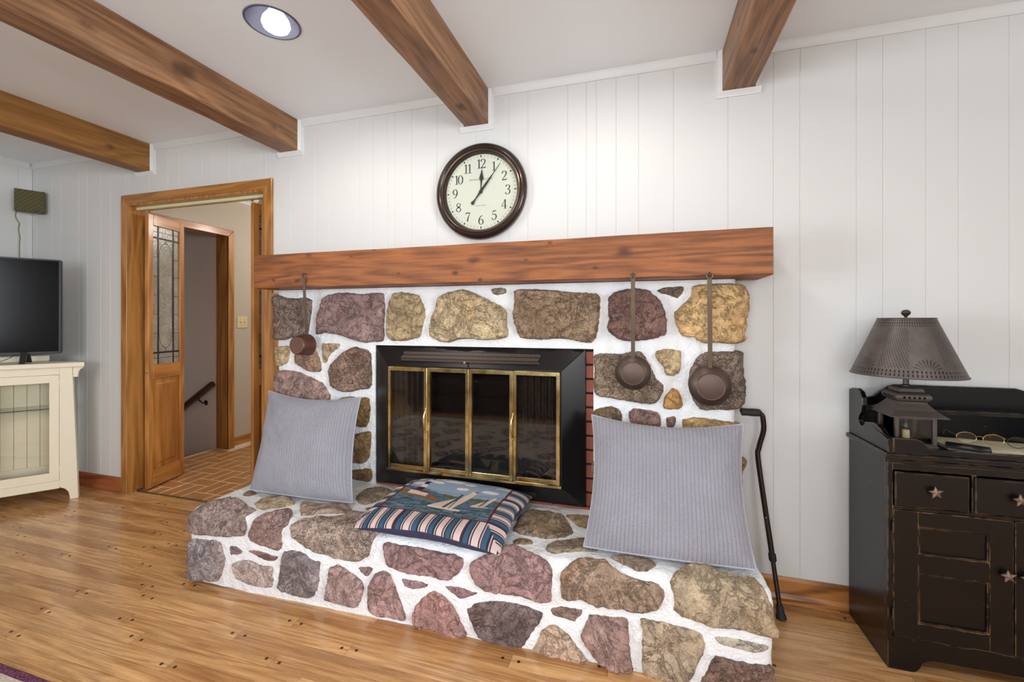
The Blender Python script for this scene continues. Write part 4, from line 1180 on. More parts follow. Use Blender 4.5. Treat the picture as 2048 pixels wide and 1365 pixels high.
# ------------------------------------------------------------------ fireplace insert
IX0, IX1, IZ0, IZ1 = -1.375, -.243, .346, 1.088
JX0, JX1, JZ0, JZ1, JY = -1.262, -.346, .452, .988, -.182
ins = thing('fireplace_insert', 'black framed fireplace insert with four brass-trimmed glass doors', 'fireplace insert', ((IX0 + IX1) / 2, -.12, IZ0))
OY = -.113
for (a, b, c, d) in (((IX0, IZ1), (IX1, IZ1), (JX1, JZ1), (JX0, JZ1)), ((IX1, IZ1), (IX1, IZ0), (JX1, JZ0), (JX1, JZ1)), ((IX1, IZ0), (IX0, IZ0), (JX0, JZ0), (JX1, JZ0)), ((IX0, IZ0), (IX0, IZ1), (JX0, JZ1), (JX0, JZ0))):
    vs = [(a[0], OY, a[1]), (b[0], OY, b[1]), (c[0], JY, c[1]), (d[0], JY, d[1])]
    vs += [(x, y + .02, z) for x, y, z in vs]
    obj('frame_panel', MB().add(vs, [(0, 1, 2, 3), (7, 6, 5, 4), (0, 4, 5, 1), (1, 5, 6, 2), (2, 6, 7, 3), (3, 7, 4, 0)]).mesh('fp', .002), 'black', ins, True)
li = MB(); e = .014
li.box((JX0 - .002, JY, JZ0), (JX0 + .004, -.06, JZ1)).box((JX1 - .004, JY, JZ0), (JX1 + .002, -.06, JZ1)).box((JX0, JY, JZ1 - .004), (JX1, -.06, JZ1 + .002)).box((JX0, JY, JZ0 - .002), (JX1, -.06, JZ0 + .004))
obj('inner_lip', li, 'black', ins, True)


def slope_pt(x, t, top, off):
    """point on the sloping top/bottom frame panel: t = 0 outer edge, 1 inner edge"""
    za, zb = (IZ1, JZ1) if top else (IZ0, JZ0)
    dz = zb - za; dy = JY - OY; L = math.hypot(dz, dy)
    n2 = (-(abs(dz)) / L, (abs(dy)) / L * (1 if top else -1))
    return Vector((x, OY + dy * t + n2[0] * off, za + dz * t + n2[1] * off))


gr = MB(); xa, xb = -1.19, -.455; N_ = 92
for i in range(N_):
    x = xa + (xb - xa) * i / N_
    for (t0, t1, sk) in ((.30, .46, .006), (.48, .64, -.006), (.66, .76, .004)):
        vs = [slope_pt(x, t0, True, .0005), slope_pt(x + .0045, t0, True, .0005), slope_pt(x + .0045 + sk, t1, True, .0035), slope_pt(x + sk, t1, True, .0035)]
        gr.add(vs + [v + Vector((0, -.001, .001)) for v in vs], [(0, 1, 2, 3), (4, 5, 6, 7), (0, 1, 5, 4), (2, 3, 7, 6)])
obj('upper_grille', gr, 'grille', ins, True)
for (t0, t1) in ((.26, .29), (.77, .80)):
    vs = [slope_pt(xa, t0, True, .0005), slope_pt(xb, t0, True, .0005), slope_pt(xb, t1, True, .0005), slope_pt(xa, t1, True, .0005)]
    obj('grille_rim', MB().add(vs + [slope_pt(xa, t0, True, .003), slope_pt(xb, t0, True, .003), slope_pt(xb, t1, True, .003), slope_pt(xa, t1, True, .003)], [(0, 1, 2, 3), (4, 5, 6, 7), (0, 1, 5, 4), (1, 2, 6, 5), (2, 3, 7, 6), (3, 0, 4, 7)]), 'black', ins, True)
gr = MB()
for i in range(84):
    x = -1.17 + (.70) * i / 84
    vs = [slope_pt(x, .52, False, .0005), slope_pt(x + .0035, .52, False, .0005), slope_pt(x + .0035, .32, False, .004), slope_pt(x, .32, False, .004)]
    gr.add(vs + [v + Vector((0, -.001, -.0005)) for v in vs], [(0, 1, 2, 3), (4, 5, 6, 7), (0, 1, 5, 4), (2, 3, 7, 6)])
obj('lower_grille', gr, 'grille', ins, True)
kp = slope_pt(onY(936, 727, -.17).x, .80, True, 0)
kn = obj('damper_knob', MB().tube([kp, kp + Vector((-.004, -.03, .006))], .003, 8), 'black', ins, True)
obj('knob_ball', MB().lathe([(0, -.008), (.006, -.005), (.008, 0), (.006, .005), (0, .008)], 14, Matrix.Translation(kp + Vector((-.005, -.034, .007)))), 'brass', kn, True)
# four glass doors
DW = (JX1 - JX0 - .012) / 4
for i in range(4):
    a = JX0 + .006 + i * DW; b = a + DW; z0, z1 = JZ0 + .008, JZ1 - .006; yb, yf = -.172, -.186; wd = .0165
    dr_ = obj('glass_door', MB().box((a + .0008, yf, z0), (a + wd, yb, z1)).box((b - wd, yf, z0), (b - .0008, yb, z1)).box((a + wd, yf, z1 - .02), (b - wd, yb, z1)).box((a + wd, yf, z0), (b - wd, yb, z0 + .02)).mesh('gd', .0015), 'brass', ins, True)
    part('pane', (a + wd, -.180, z0 + .02), (b - wd, -.177, z1 - .02), 'fireglass', dr_)
    if i in (0, 3):
        hx = (b - .002 if i == 0 else a + .002); hz = (z0 + z1) / 2 + .0
        pts = [(hx, yf - .002, hz + .055), (hx, yf - .012, hz + .048), (hx - .003, yf - .02, hz + .03), (hx - .004, yf - .023, hz), (hx - .003, yf - .02, hz - .03), (hx, yf - .012, hz - .048), (hx, yf - .002, hz - .055)]
        obj('handle', MB().tube(pts, [.007, .004, .0035, .0055, .0035, .004, .007], 10).lathe([(0, -.006), (.006, 0), (0, .006)], 8, Matrix.Translation((hx, yf - .004, hz + .062))).lathe([(0, -.006), (.006, 0), (0, .006)], 8, Matrix.Translation((hx, yf - .004, hz - .062))), 'brass', dr_, True)
obj('lower_sill', MB().box((JX0 - .0, -.19, JZ0 - .004), (JX1 + .0, -.17, JZ0 + .007)), 'brass', ins, True)


# mesh fire curtains, drawn to both sides
def meshmat():
    k = NT('fire_curtain_mesh'); v = k.n('ShaderNodeTexCoord').outputs['Object']
    w1 = k.n('ShaderNodeTexWave', {'Vector': k.n('ShaderNodeMapping', {0: v, 3: (1, 0, 1)}).outputs[0], 'Scale': 75.0, 'Distortion': 0.0}, bands_direction='DIAGONAL').outputs[1]
    w2 = k.n('ShaderNodeTexWave', {'Vector': k.n('ShaderNodeMapping', {0: v, 3: (-1, 0, 1)}).outputs[0], 'Scale': 75.0}, bands_direction='DIAGONAL').outputs[1]
    a = k.math('GREATER_THAN', k.math('MAXIMUM', w1, w2), .72)
    k.base(lin((150, 138, 130)), .45, .5)
    tr = k.n('ShaderNodeBsdfTransparent'); mx = k.n('ShaderNodeMixShader')
    k.t.links.new(a, mx.inputs[0]); k.t.links.new(tr.outputs[0], mx.inputs[1]); k.t.links.new(k.p.outputs[0], mx.inputs[2]); k.t.links.new(mx.outputs[0], k.out.inputs[0])
    return k.m


M['curtain'] = meshmat()
for (xa, xb) in ((JX0 + .008, JX0 + .235), (JX1 - .235, JX1 - .008)):
    m = MB(); vs = []; fs = []; nx, nz = 90, 12
    for i in range(nx + 1):
        t = i / nx; x = xa + (xb - xa) * t
        for j in range(nz + 1):
            z = JZ0 + .02 + (JZ1 - JZ0 - .05) * j / nz
            vs.append((x, -.135 + .012 * math.sin(t * 2 * PI * 7 + .5 * math.sin(z * 9)), z))
    for i in range(nx):
        for j in range(nz): fs.append((i * (nz + 1) + j, (i + 1) * (nz + 1) + j, (i + 1) * (nz + 1) + j + 1, i * (nz + 1) + j + 1))
    m.add(vs, fs); m.sm = True
    obj('mesh_curtain', m, 'curtain', ins, True)
obj('curtain_rod', MB().tube([(JX0 + .004, -.135, JZ1 - .022), (JX1 - .004, -.135, JZ1 - .022)], .004, 8), 'grille', ins, True)

# ------------------------------------------------------------------ wall clock
CC = Vector((-.806, 0, 1.903)); CRAD = .254
ck = thing('wall_clock', 'round bronze-framed wall clock with cream dial above the mantel', 'clock', (CC.x, 0, CC.z))
RX = Matrix.Rotation(PI / 2, 4, 'X')                       # lathe axis -> -y


def ring(name, prof, mat, seg=72): return obj(name, MB().lathe(prof, seg, RX, caps=False), mat, ck)


ring('frame', [(CRAD - .02, .001), (CRAD - .004, .004), (CRAD, .014), (CRAD - .003, .026), (CRAD - .012, .036), (CRAD - .022, .040), (CRAD - .030, .036), (CRAD - .034, .030)], 'bronze')
ring('bead', [(CRAD - .033, .028), (CRAD - .033, .034), (CRAD - .038, .036), (CRAD - .043, .034), (CRAD - .043, .026)], 'bronzel')
ring('inner_rim', [(CRAD - .042, .030), (CRAD - .046, .030), (CRAD - .054, .016), (CRAD - .055, .008), (CRAD - .046, .006)], 'bronze')
DR = CRAD - .052
dial = ring('dial', [(0, .0085), (DR, .0085), (DR, .004), (0, .004)], 'dial')
YD = -.0088


def flat(polys, t=.0005):
    m = MB()
    for pl in polys: m.prism(pl, 1, YD - t, YD)
    return m


def ribbon(pts, closed=False, sub=6):
    """variable-width stroke: pts (x, z, w) -> list of quads as polygons"""
    n = len(pts); q = []
    rng_ = range(n) if closed else range(n - 1)
    for i in rng_:
        p0 = pts[(i - 1) % n] if (closed or i > 0) else pts[i]; p1 = pts[i]; p2 = pts[(i + 1) % n]; p3 = pts[(i + 2) % n] if (closed or i + 2 < n) else p2
        for j in range(sub):
            t = j / sub
            q.append(tuple(.5 * (2 * p1[c] + (p2[c] - p0[c]) * t + (2 * p0[c] - 5 * p1[c] + 4 * p2[c] - p3[c]) * t * t + (-p0[c] + 3 * p1[c] - 3 * p2[c] + p3[c]) * t ** 3) for c in range(3)))
    if not closed: q.append(pts[-1])
    L = []; R = []
    m = len(q)
    for i in range(m):
        a = q[(i - 1) % m] if (closed or i > 0) else q[i]; b = q[(i + 1) % m] if (closed or i < m - 1) else q[i]
        dx, dz = b[0] - a[0], b[1] - a[1]; l = math.hypot(dx, dz) or 1
        nx, nz = -dz / l, dx / l; w_ = q[i][2] / 2
        L.append((q[i][0] + nx * w_, q[i][1] + nz * w_)); R.append((q[i][0] - nx * w_, q[i][1] - nz * w_))
    return [[L[i], L[(i + 1) % m], R[(i + 1) % m], R[i]] for i in range(m if closed else m - 1)]


K, k_ = .13, .045                                             # thick and thin strokes (unit height digits)
DIG = {
    '0': [([(0.3, 0, k_), (.52, .25, K), (.55, .5, K), (.52, .75, K), (.3, 1, k_), (.08, .75, K), (.05, .5, K), (.08, .25, K)], True)],
    '1': [([(.28, 0, K), (.28, .5, K), (.28, 1, K)], False), ([(.08, .02, k_), (.48, .02, k_)], False), ([(.08, .84, k_), (.2, .92, k_ * 1.3), (.28, .98, k_)], False)],
    '2': [([(.08, .74, K), (.12, .92, K * .8), (.3, 1, k_), (.5, .88, K * .9), (.52, .7, K), (.38, .42, K * .7), (.06, .04, k_)], False), ([(.04, .05, K * .8), (.3, .05, K * .8), (.55, .06, K * .7), (.58, .2, k_)], False)],
    '3': [([(.08, .82, K), (.14, .95, K * .7), (.3, 1, k_), (.48, .9, K * .8), (.5, .74, K), (.4, .58, K * .6), (.24, .54, k_)], False), ([(.24, .54, k_), (.46, .46, K * .7), (.54, .27, K), (.45, .07, K * .7), (.26, 0, k_), (.1, .06, K * .7), (.05, .2, K)], False)],
    '4': [([(.42, 0, K), (.42, .5, K), (.42, 1, K)], False), ([(.42, .98, k_), (.2, .62, k_ * 1.2), (.02, .3, k_ * 1.2)], False), ([(.0, .29, k_ * 1.3), (.3, .29, k_ * 1.3), (.6, .29, k_ * 1.3)], False), ([(.26, .02, k_), (.58, .02, k_)], False)],
    '5': [([(.14, .96, K * .8), (.34, .95, K * .8), (.52, .98, K * .6)], False), ([(.14, .97, k_), (.12, .75, k_), (.1, .55, k_)], False), ([(.1, .54, k_), (.28, .62, K * .6), (.48, .5, K * .9), (.52, .3, K), (.42, .08, K * .7), (.24, 0, k_), (.1, .07, K * .7), (.05, .2, K)], False)],
    '6': [([(.5, .96, k_), (.3, .9, K * .6), (.12, .65, K * .9), (.06, .35, K), (.14, .08, K * .7), (.3, 0, k_), (.48, .1, K * .8), (.54, .3, K), (.46, .5, K * .7), (.3, .58, k_), (.15, .48, k_), (.08, .34, k_)], False)],
    '7': [([(.05, .8, k_), (.08, .95, K * .7), (.3, .94, K * .8), (.56, .96, K * .6)], False), ([(.56, .96, k_), (.4, .6, K * .7), (.28, .3, K), (.26, 0, K)], False)],
    '8': [([(.3, .54, K * .9), (.12, .66, K * .6), (.1, .84, K * .7), (.3, 1, k_), (.5, .84, K * .7), (.48, .66, K * .6), (.3, .54, K * .9), (.08, .38, K * .6), (.06, .18, K * .8), (.3, 0, k_), (.54, .18, K * .8), (.52, .38, K * .6)], True)],
    '9': [([(.1, .04, k_), (.3, .1, K * .6), (.48, .35, K * .9), (.54, .65, K), (.46, .92, K * .7), (.3, 1, k_), (.12, .9, K * .8), (.06, .7, K), (.14, .5, K * .7), (.3, .42, k_), (.45, .52, k_), (.52, .66, k_)], False)],
}
for h in range(1, 13):
    s = str(h); H_ = .048; th = PI / 2 - h * PI / 6; rr = DR * .735
    ax_, az_ = rr * math.cos(th), rr * math.sin(th)
    wd = .60 * H_ if len(s) == 1 else 1.0 * H_
    polys = []
    for i, ch in enumerate(s):
        ox = ax_ - wd / 2 + (i * .44 * H_ if len(s) > 1 else 0)
        for st_, cl in DIG[ch]:
            polys += [[(ox + x * H_, az_ - H_ / 2 + z * H_) for x, z in pl] for pl in ribbon([(x, z, w_) for x, z, w_ in st_], cl)]
    obj('numeral', flat(polys), 'ink', ck)
tk = []
for i in range(60):
    th = i * PI / 30; c, s = math.cos(th), math.sin(th); r0, r1 = DR * .905, DR * .955
    wd = .0009
    if i % 5 == 0:
        r0, r1 = DR * .895, DR * .975; wd = .0042; rm = (r0 + r1) / 2
        tk.append(('d', [(r0 * c, r0 * s), (rm * c - wd * s, rm * s + wd * c), (r1 * c, r1 * s), (rm * c + wd * s, rm * s - wd * c)]))
    else: tk.append(('t', [(r0 * c - wd * s, r0 * s + wd * c), (r1 * c - wd * s, r1 * s + wd * c), (r1 * c + wd * s, r1 * s - wd * c), (r0 * c + wd * s, r0 * s - wd * c)]))
for kk, pl in tk:
    if kk == 'd': obj('hour_marker', flat([pl]), 'ink', ck)
obj('minute_ticks', flat([pl for kk, pl in tk if kk == 't']), 'inklight', ck)


def text(body, size, x, z, name, mat, parent):
    cu = bpy.data.curves.new('txt', 'FONT'); cu.body = body; cu.size = size; cu.align_x = 'CENTER'; cu.align_y = 'CENTER'; cu.resolution_u = 2
    to = bpy.data.objects.new('txt', cu); link(to)
    bpy.context.view_layer.update()
    me = bpy.data.meshes.new_from_object(to.evaluated_get(bpy.context.evaluated_depsgraph_get()))
    bpy.data.objects.remove(to); bpy.data.curves.remove(cu)
    me.transform(Matrix.Translation((x, YD - .0004, z)) @ Matrix.Rotation(PI / 2, 4, 'X'))
    me.materials.clear()
    return obj(name, me, mat, parent)


text('FIRSTIME MANUFACTORY', .0115, .0, .066, 'dial_lettering', 'inklight', ck)
text('EST.', .008, .0, .092, 'dial_lettering', 'inklight', ck)
text('MANUFACTORY', .0075, .0, -.072, 'dial_lettering', 'inklight', ck)


def hand(name, ang, outline, y):
    c, s = math.cos(ang), math.sin(ang)
    pl = [(r * c - o_ * s, r * s + o_ * c) for r, o_ in outline] + [(r * c + o_ * s, r * s - o_ * c) for r, o_ in outline[::-1] if abs(o_) > 1e-6]
    m = MB().prism(pl, 1, y - .0012, y); return obj(name, m, 'ink', ck)


hand('hour_hand', PI / 2 - math.radians(3), [(-.004, .004), (.03, .0025), (.055, .0045), (.062, .0075), (.068, .0115), (.078, .011), (.092, .006), (.115, .0015), (.122, 0)], -.012)
hand('minute_hand', PI / 2 - math.radians(38), [(-.07, .006), (-.045, .003), (-.02, .0045), (0, .006), (.05, .0058), (.085, .0038), (.11, .0018), (.174, .0011), (.179, 0)], -.0145)
a_ = PI / 2 - math.radians(38) + PI
obj('hand_counterweight', MB().lathe([(0, .0165), (.0095, .016), (.0095, .0145), (0, .0145)], 24, Matrix.Translation((.073 * math.cos(a_), 0, .073 * math.sin(a_))) @ RX), 'ink', ck)
obj('hub', MB().lathe([(0, .019), (.008, .018), (.0095, .015), (.0095, .009)], 24, RX), 'ink', ck)
obj('glass_cover', MB().lathe([(0, .0235), (DR + .001, .0235)], 64, RX, caps=False), 'clockglass', ck)


# ------------------------------------------------------------------ long-handled pans hung from the mantel
def pan(name, label, u, vtop, vh, handle_len_px, kind, uv_c):
    top = onY(u, vtop, MY - .012)
    t = thing(name, label, 'pan', (top.x, MY - .012, top.z), 0, 'long-handled pans on the mantel')
    hk = obj('hook', MB().tube([(top.x, MY + .002, top.z + .012), (top.x, MY - .016, top.z + .012), (top.x, MY - .02, top.z + .006), (top.x, MY - .018, top.z - .001), (top.x, MY - .013, top.z - .003)], .0022, 8), 'iron', mt, True)
    return t, top


def make_skillet(name, label, u, vtop, c_uv, rad, depth):
    t, top = pan(name, label, u, vtop, 0, 0, 0, 0)
    yc = -.182
    c = onY(*c_uv, yc)
    obj('ring', MB().tube([(top.x + .011 * math.cos(q * PI / 10), MY - .0125, top.z - .002 + .011 * math.sin(q * PI / 10)) for q in range(20)], .0028, 8, True), 'irond', t, True)
    # handle bar, leaning back from mantel face to the pan
    a = Vector((top.x, MY - .0125, top.z - .012)); b = Vector((c.x, yc - .006, c.z + rad * .86))
    wd, th = .0085, .0022
    vs = []
    for p in (a, b):
        for sx, sy in ((-1, -1), (1, -1), (1, 1), (-1, 1)): vs.append(p + Vector((sx * wd, sy * th, 0)))
    obj('handle', MB().add(vs, [(0, 1, 2, 3), (7, 6, 5, 4)] + [(i, (i + 1) % 4, 4 + (i + 1) % 4, 4 + i) for i in range(4)]).mesh('h', .001), 'irond', t, True)
    R4 = Matrix.Translation((c.x, yc, c.z)) @ Matrix.Rotation(PI / 2, 4, 'X')
    fl = rad * .66
    obj('bowl', MB().lathe([(rad - .004, -.004), (rad, -.003), (rad + .002, .0), (rad, .003), (fl + .004, depth - .002), (fl, depth), (0, depth), ], 56, R4, caps=False), 'iron', t, True)
    obj('base_ring', MB().lathe([(fl - .002, depth + .0), (fl + .001, depth + .0012), (fl + .004, depth - .001)], 56, R4, caps=False), 'iron', t, True)
    rv = onY(c_uv[0], c_uv[1] - 0, yc); obj('rivet_tab', B((c.x - .011, yc - .0085, c.z + rad * .84), (c.x + .011, yc - .0045, c.z + rad * .93), .001), 'irond', t, True)
    return t


make_skillet('skillet', 'smaller long-handled iron skillet hanging left of the larger one', 1266, 552, (1266, 746), .074, .026)
make_skillet('skillet', 'larger long-handled iron skillet hanging at the right end of the mantel', 1419, 551, (1420, 772), .082, .028)
t, top = pan('saucepan', 'small long-handled coppery saucepan hanging at the left end of the mantel', 607.5, 552, 0, 0, 0, 0)
yc = -.172
c = onY(615, 690, yc); rad, dep = .058, .082
obj('ring', MB().tube([(top.x + .011 * math.cos(q * PI / 10), MY - .0125, top.z - .002 + .011 * math.sin(q * PI / 10)) for q in range(20)], .0028, 8, True), 'irond', t, True)
a = Vector((top.x, MY - .0125, top.z - .012)); b = Vector((c.x - .002, yc - .004, c.z + rad - .004))
vs = []
for p in (a, b):
    for sx, sy in ((-1, -1), (1, -1), (1, 1), (-1, 1)): vs.append(p + Vector((sx * .009, sy * .0022, 0)))
obj('handle', MB().add(vs, [(0, 1, 2, 3), (7, 6, 5, 4)] + [(i, (i + 1) % 4, 4 + (i + 1) % 4, 4 + i) for i in range(4)]).mesh('h', .001), 'irond', t, True)
obj('pot', MB().lathe([(rad - .003, -.002), (rad + .002, .0), (rad, .004), (rad - .004, dep * .6), (rad - .009, dep - .004), (rad - .013, dep), (0, dep)], 48, Matrix.Translation((c.x, yc, c.z)) @ Matrix.Rotation(PI / 2, 4, 'X'), caps=False), 'copper', t, True)


# ------------------------------------------------------------------ cushions
def pillow_mesh(W, H, T, n=56, pinch=.07, seed=0, sag=.0, wr=.006):
    """front and back surfaces, with UVs; local x across, z up, y thickness (front = -y)"""
    grid = {}
    def P(a, b, s):
        x = W / 2 * a * (1 - pinch * (1 - b * b) * (.25 + .75 * abs(a)))
        z = H / 2 * b * (1 - pinch * (1 - a * a) * (.25 + .75 * abs(b)) * (1.15 if b > 0 else -.15))
        t = T / 2 * (max(0, (1 - a ** 4) * (1 - b ** 4))) ** .55 * (1 - .25 * (a * a + b * b) / 2)
        e = min(1 - abs(a), 1 - abs(b))
        nz = noise.noise(Vector((a * 2.2 + seed, b * 2.2, s * 3))) * wr * 1.6 + noise.noise(Vector((a * 6 + seed, b * 6, s * 3))) * wr * .6
        cr = noise.noise(Vector((math.atan2(b, a) * 5, seed, s))) * wr * 1.4 * max(abs(a), abs(b)) ** 3
        t2 = t + (nz + cr) * min(1, e * 6)
        z -= sag * (1 - b) * .5 * (1 - a * a)
        return (x, s * t2 + (0), z)
    vs = []; fs = []; uv = []
    for s in (-1, 1):
        for i in range(n + 1):
            for j in range(n + 1):
                a, b = -1 + 2 * i / n, -1 + 2 * j / n
                vs.append(P(a, b, s)); uv.append(((a + 1) / 2, (b + 1) / 2))
    o = (n + 1) ** 2
    F, K2 = [], []
    for i in range(n):
        for j in range(n):
            q = (i * (n + 1) + j, (i + 1) * (n + 1) + j, (i + 1) * (n + 1) + j + 1, i * (n + 1) + j + 1)
            F.append(q); K2.append(tuple(o + x for x in q[::-1]))
    edge = [P(-1 + 2 * i / n, -1, 1) for i in range(n)] + [P(1, -1 + 2 * i / n, 1) for i in range(n)] + [P(1 - 2 * i / n, 1, 1) for i in range(n)] + [P(-1, 1 - 2 * i / n, 1) for i in range(n)]
    return vs, uv, F, K2, edge


def mesh_uv(name, vs, uv, fs):
    used = sorted(set(i for f in fs for i in f)); mp = {o: i for i, o in enumerate(used)}
    me = bpy.data.meshes.new(name); me.from_pydata([vs[i] for i in used], [], [tuple(mp[i] for i in f) for f in fs])
    l = me.uv_layers.new(name='UVMap')
    for lp in me.loops: l.data[lp.index].uv = uv[used[lp.vertex_index]]
    me.polygons.foreach_set('use_smooth', [True] * len(me.polygons))
    return me


def throw_pillow(label, bl, br, tl, tr_, T, seed):
    """corner points of the mid-surface: bottom-left/right, top-left/right (bilinear, sagging between)"""
    bl, br, tl, tr_ = map(Vector, (bl, br, tl, tr_))
    base = (bl + br) / 2
    t = thing('throw_pillow', label, 'pillow', tuple(base), 0, 'grey quilted pillows on the hearth')
    vs, uv, F, K2, edge = pillow_mesh(2, 2, 1, seed=seed, pinch=.085, wr=.05)
    nrm = ((br - bl).cross(tl - bl)).normalized()
    if nrm.y > 0: nrm = -nrm
    def X(p):
        a, b = (p[0] + 1) / 2, (p[2] + 1) / 2
        q = (bl * (1 - a) + br * a) * (1 - b) + (tl * (1 - a) + tr_ * a) * b
        return q - nrm * (p[1] * T) + Vector((0, 0, -.012 * math.sin(PI * a) * (b)))
    W_ = [X(p) for p in vs]
    obj('front', mesh_uv('front', W_, uv, F), 'quilt', t, True)
    obj('back', mesh_uv('back', W_, uv, K2), 'quilt', t, True)
    obj('piping', MB().tube([X(p) for p in edge], .0032, 6, True), 'piping', t, True)
    return t


throw_pillow('grey quilted pillow leaning on the stones beside the doorway', (-1.90, -.43, .362), (-1.298, -.415, .362), (-2.015, -.2, .822), (-1.405, -.205, .819), .165, 1.0)
throw_pillow('grey quilted pillow leaning on the stones beside the cane', (-.205, -.497, .362), (.384, -.482, .362), (-.206, -.2, .80), (.40, -.215, .803), .175, 5.0)


# the seaside tapestry cushion lying on the hearth
def paint(a, b):
    """a: 0 left .. 1 right, b: 0 front .. 1 back of the cushion top -> srgb"""
    ml, mr, mb, mt_ = .085, .875, .20, .965
    MAR, CRM, TEAL, BLUE, WHT = (92, 34, 44), (206, 184, 178), (36, 52, 62), (62, 86, 110), (216, 204, 196)
    dl, dr2, db, dt_ = a - ml, mr - a, b - mb, mt_ - b
    if min(dl, dr2, db, dt_) < 0:
        # striped border, mitred at the corners
        q = min((dl / ml, 'v'), (dr2 / (1 - mr), 'v'), (db / mb, 'h'), (dt_ / (1 - mt_), 'h'))[1]
        s = (a * 8.6 if q == 'h' else b * 7.4) % 1.0
        for lim, cc in ((.05, WHT), (.13, MAR), (.16, WHT), (.42, CRM), (.45, WHT), (.54, MAR), (.57, WHT), (.65, TEAL), (.90, BLUE), (1.0, TEAL)):
            if s < lim: return cc
        return TEAL
    if min(dl, dr2, db, dt_) < .012: return MAR
    x = (a - ml) / (mr - ml); y = (b - mb) / (mt_ - mb)
    nz = noise.noise(Vector((x * 9, y * 60, 1.0))); n2 = noise.noise(Vector((x * 60, y * 12, 5.0)))
    hor = .60 - .16 * x + .02 * math.sin(x * 9)
    # sea and sky
    if y > hor: col = (140, 156, 174) if n2 < .3 else (148, 164, 180)
    else:
        f = .5 + .5 * nz + .25 * n2
        col = tuple(int(p + (q - p) * max(0, min(1, f))) for p, q in zip((48, 66, 86), (126, 146, 158)))
        if y < .26 and f < .45: col = (62, 76, 70)
    # far shore
    if x > .42 and hor - .05 < y < hor + .02 + .02 * noise.noise(Vector((x * 14, 0, 3))): col = (92, 100, 58)
    # clouds
    for cx_, cy_, rx, ry in ((.42, .86, .12, .035), (.60, .83, .06, .03), (.55, .70, .07, .03), (.83, .70, .08, .035), (.24, .93, .06, .05), (.26, .80, .07, .045), (.10, .72, .07, .05), (.93, .86, .09, .03), (.05, .88, .05, .03)):
        d_ = ((x - cx_) / rx) ** 2 + ((y - cy_) / ry) ** 2 + .5 * noise.noise(Vector((x * 30, y * 30, 2)))
        if y > hor and d_ < 1: col = (224, 208, 200)
    # island
    if x < .44:
        top_ = .47 - .55 * max(0, x - .16) ** 1.5 + .015 * noise.noise(Vector((x * 20, 1, 1)))
        if .36 - .10 * x < y < top_ and x < .42: col = (146, 98, 54) if n2 < .25 else (118, 84, 50)
        if top_ - .03 < y < top_ and x < .2: col = (96, 100, 58)
    # houses
    for hx, hy, hw, hh in ((.155, .44, .055, .05), (.24, .43, .05, .045)):
        if abs(x - hx) < hw and abs(y - hy) < hh: col = (216, 196, 186)
        if abs(x - hx) < hw * 1.1 and hy + hh < y < hy + hh + .05 * (1 - abs(x - hx) / hw * .5): col = (118, 40, 42)
    # lighthouse
    lw = .034 - .016 * (y - .5) / .45
    if abs(x - (.165 + .02 * (y - .5))) < lw and .53 < y < .95:
        col = (40, 40, 46) if int((y - .53) / .085) % 2 == 0 else (222, 208, 200)
        if y > .90: col = (112, 44, 44)
    # sail boats
    for bx_, by_, sc in ((.60, .18, 1.0), (.865, .30, .55)):
        u_, v_ = (x - bx_) / sc, (y - by_) / sc
        if 0 < v_ < .50:
            if -.005 < u_ < .115 * 1.0 and u_ < .02 + .10 * v_ / .5 * 1.1 + .0 and u_ > -.10 * (1 - v_ / .5) + .10 * (v_ / .5) - .02: col = (218, 196, 178)
            if v_ < .36 and -.20 * (1 - v_ / .36) < u_ < -.015: col = (214, 190, 172)
            if abs(u_ + .06 * (1 - v_ / .45)) < .013 and v_ < .40: col = (64, 74, 76)
        if -.03 < v_ < 0 and -.20 < u_ < .10: col = (226, 206, 188)
    if abs(x - .705) < .02 and abs(y - .66) < .012: col = (124, 44, 46)
    return col


lb = [Vector((-1.125, -.65, .374)), Vector((-.485, -.672, .374)), Vector((-.487, -.16, .382)), Vector((-1.105, -.175, .40))]
base = sum(lb, Vector()) / 4
cu = thing('seaside_cushion', 'tapestry cushion with lighthouse and sailboats lying flat on the hearth', 'cushion', (base.x, base.y, .34))
NX, NY = 200, 160


def cush(a, b, s):
    A, Bq = 2 * a - 1, 2 * b - 1
    q = (lb[0] * (1 - a) + lb[1] * a) * (1 - b) + (lb[3] * (1 - a) + lb[2] * a) * b
    c0 = base
    pin = .05
    q = q + (c0 - q) * (pin * (1 - max(abs(A), abs(Bq)) ** 0 * min(1, (abs(A) * abs(Bq)) ** .6 * 1.0)) * max(abs(A), abs(Bq)) ** 2)
    t = (max(0, (1 - A ** 4) * (1 - Bq ** 4))) ** .5
    w_ = noise.noise(Vector((a * 4, b * 4, s))) * .006 * t + noise.noise(Vector((math.atan2(Bq, A) * 6, 2, s))) * .005 * max(abs(A), abs(Bq)) ** 4 * t
    lift = .030 * ((1 - A * A) * Bq * Bq + (1 - Bq * Bq) * A * A) * (1.0 if Bq < .3 else .6)
    return q + Vector((0, 0, lift + s * (t * (.050 if s > 0 else .055)) + w_))


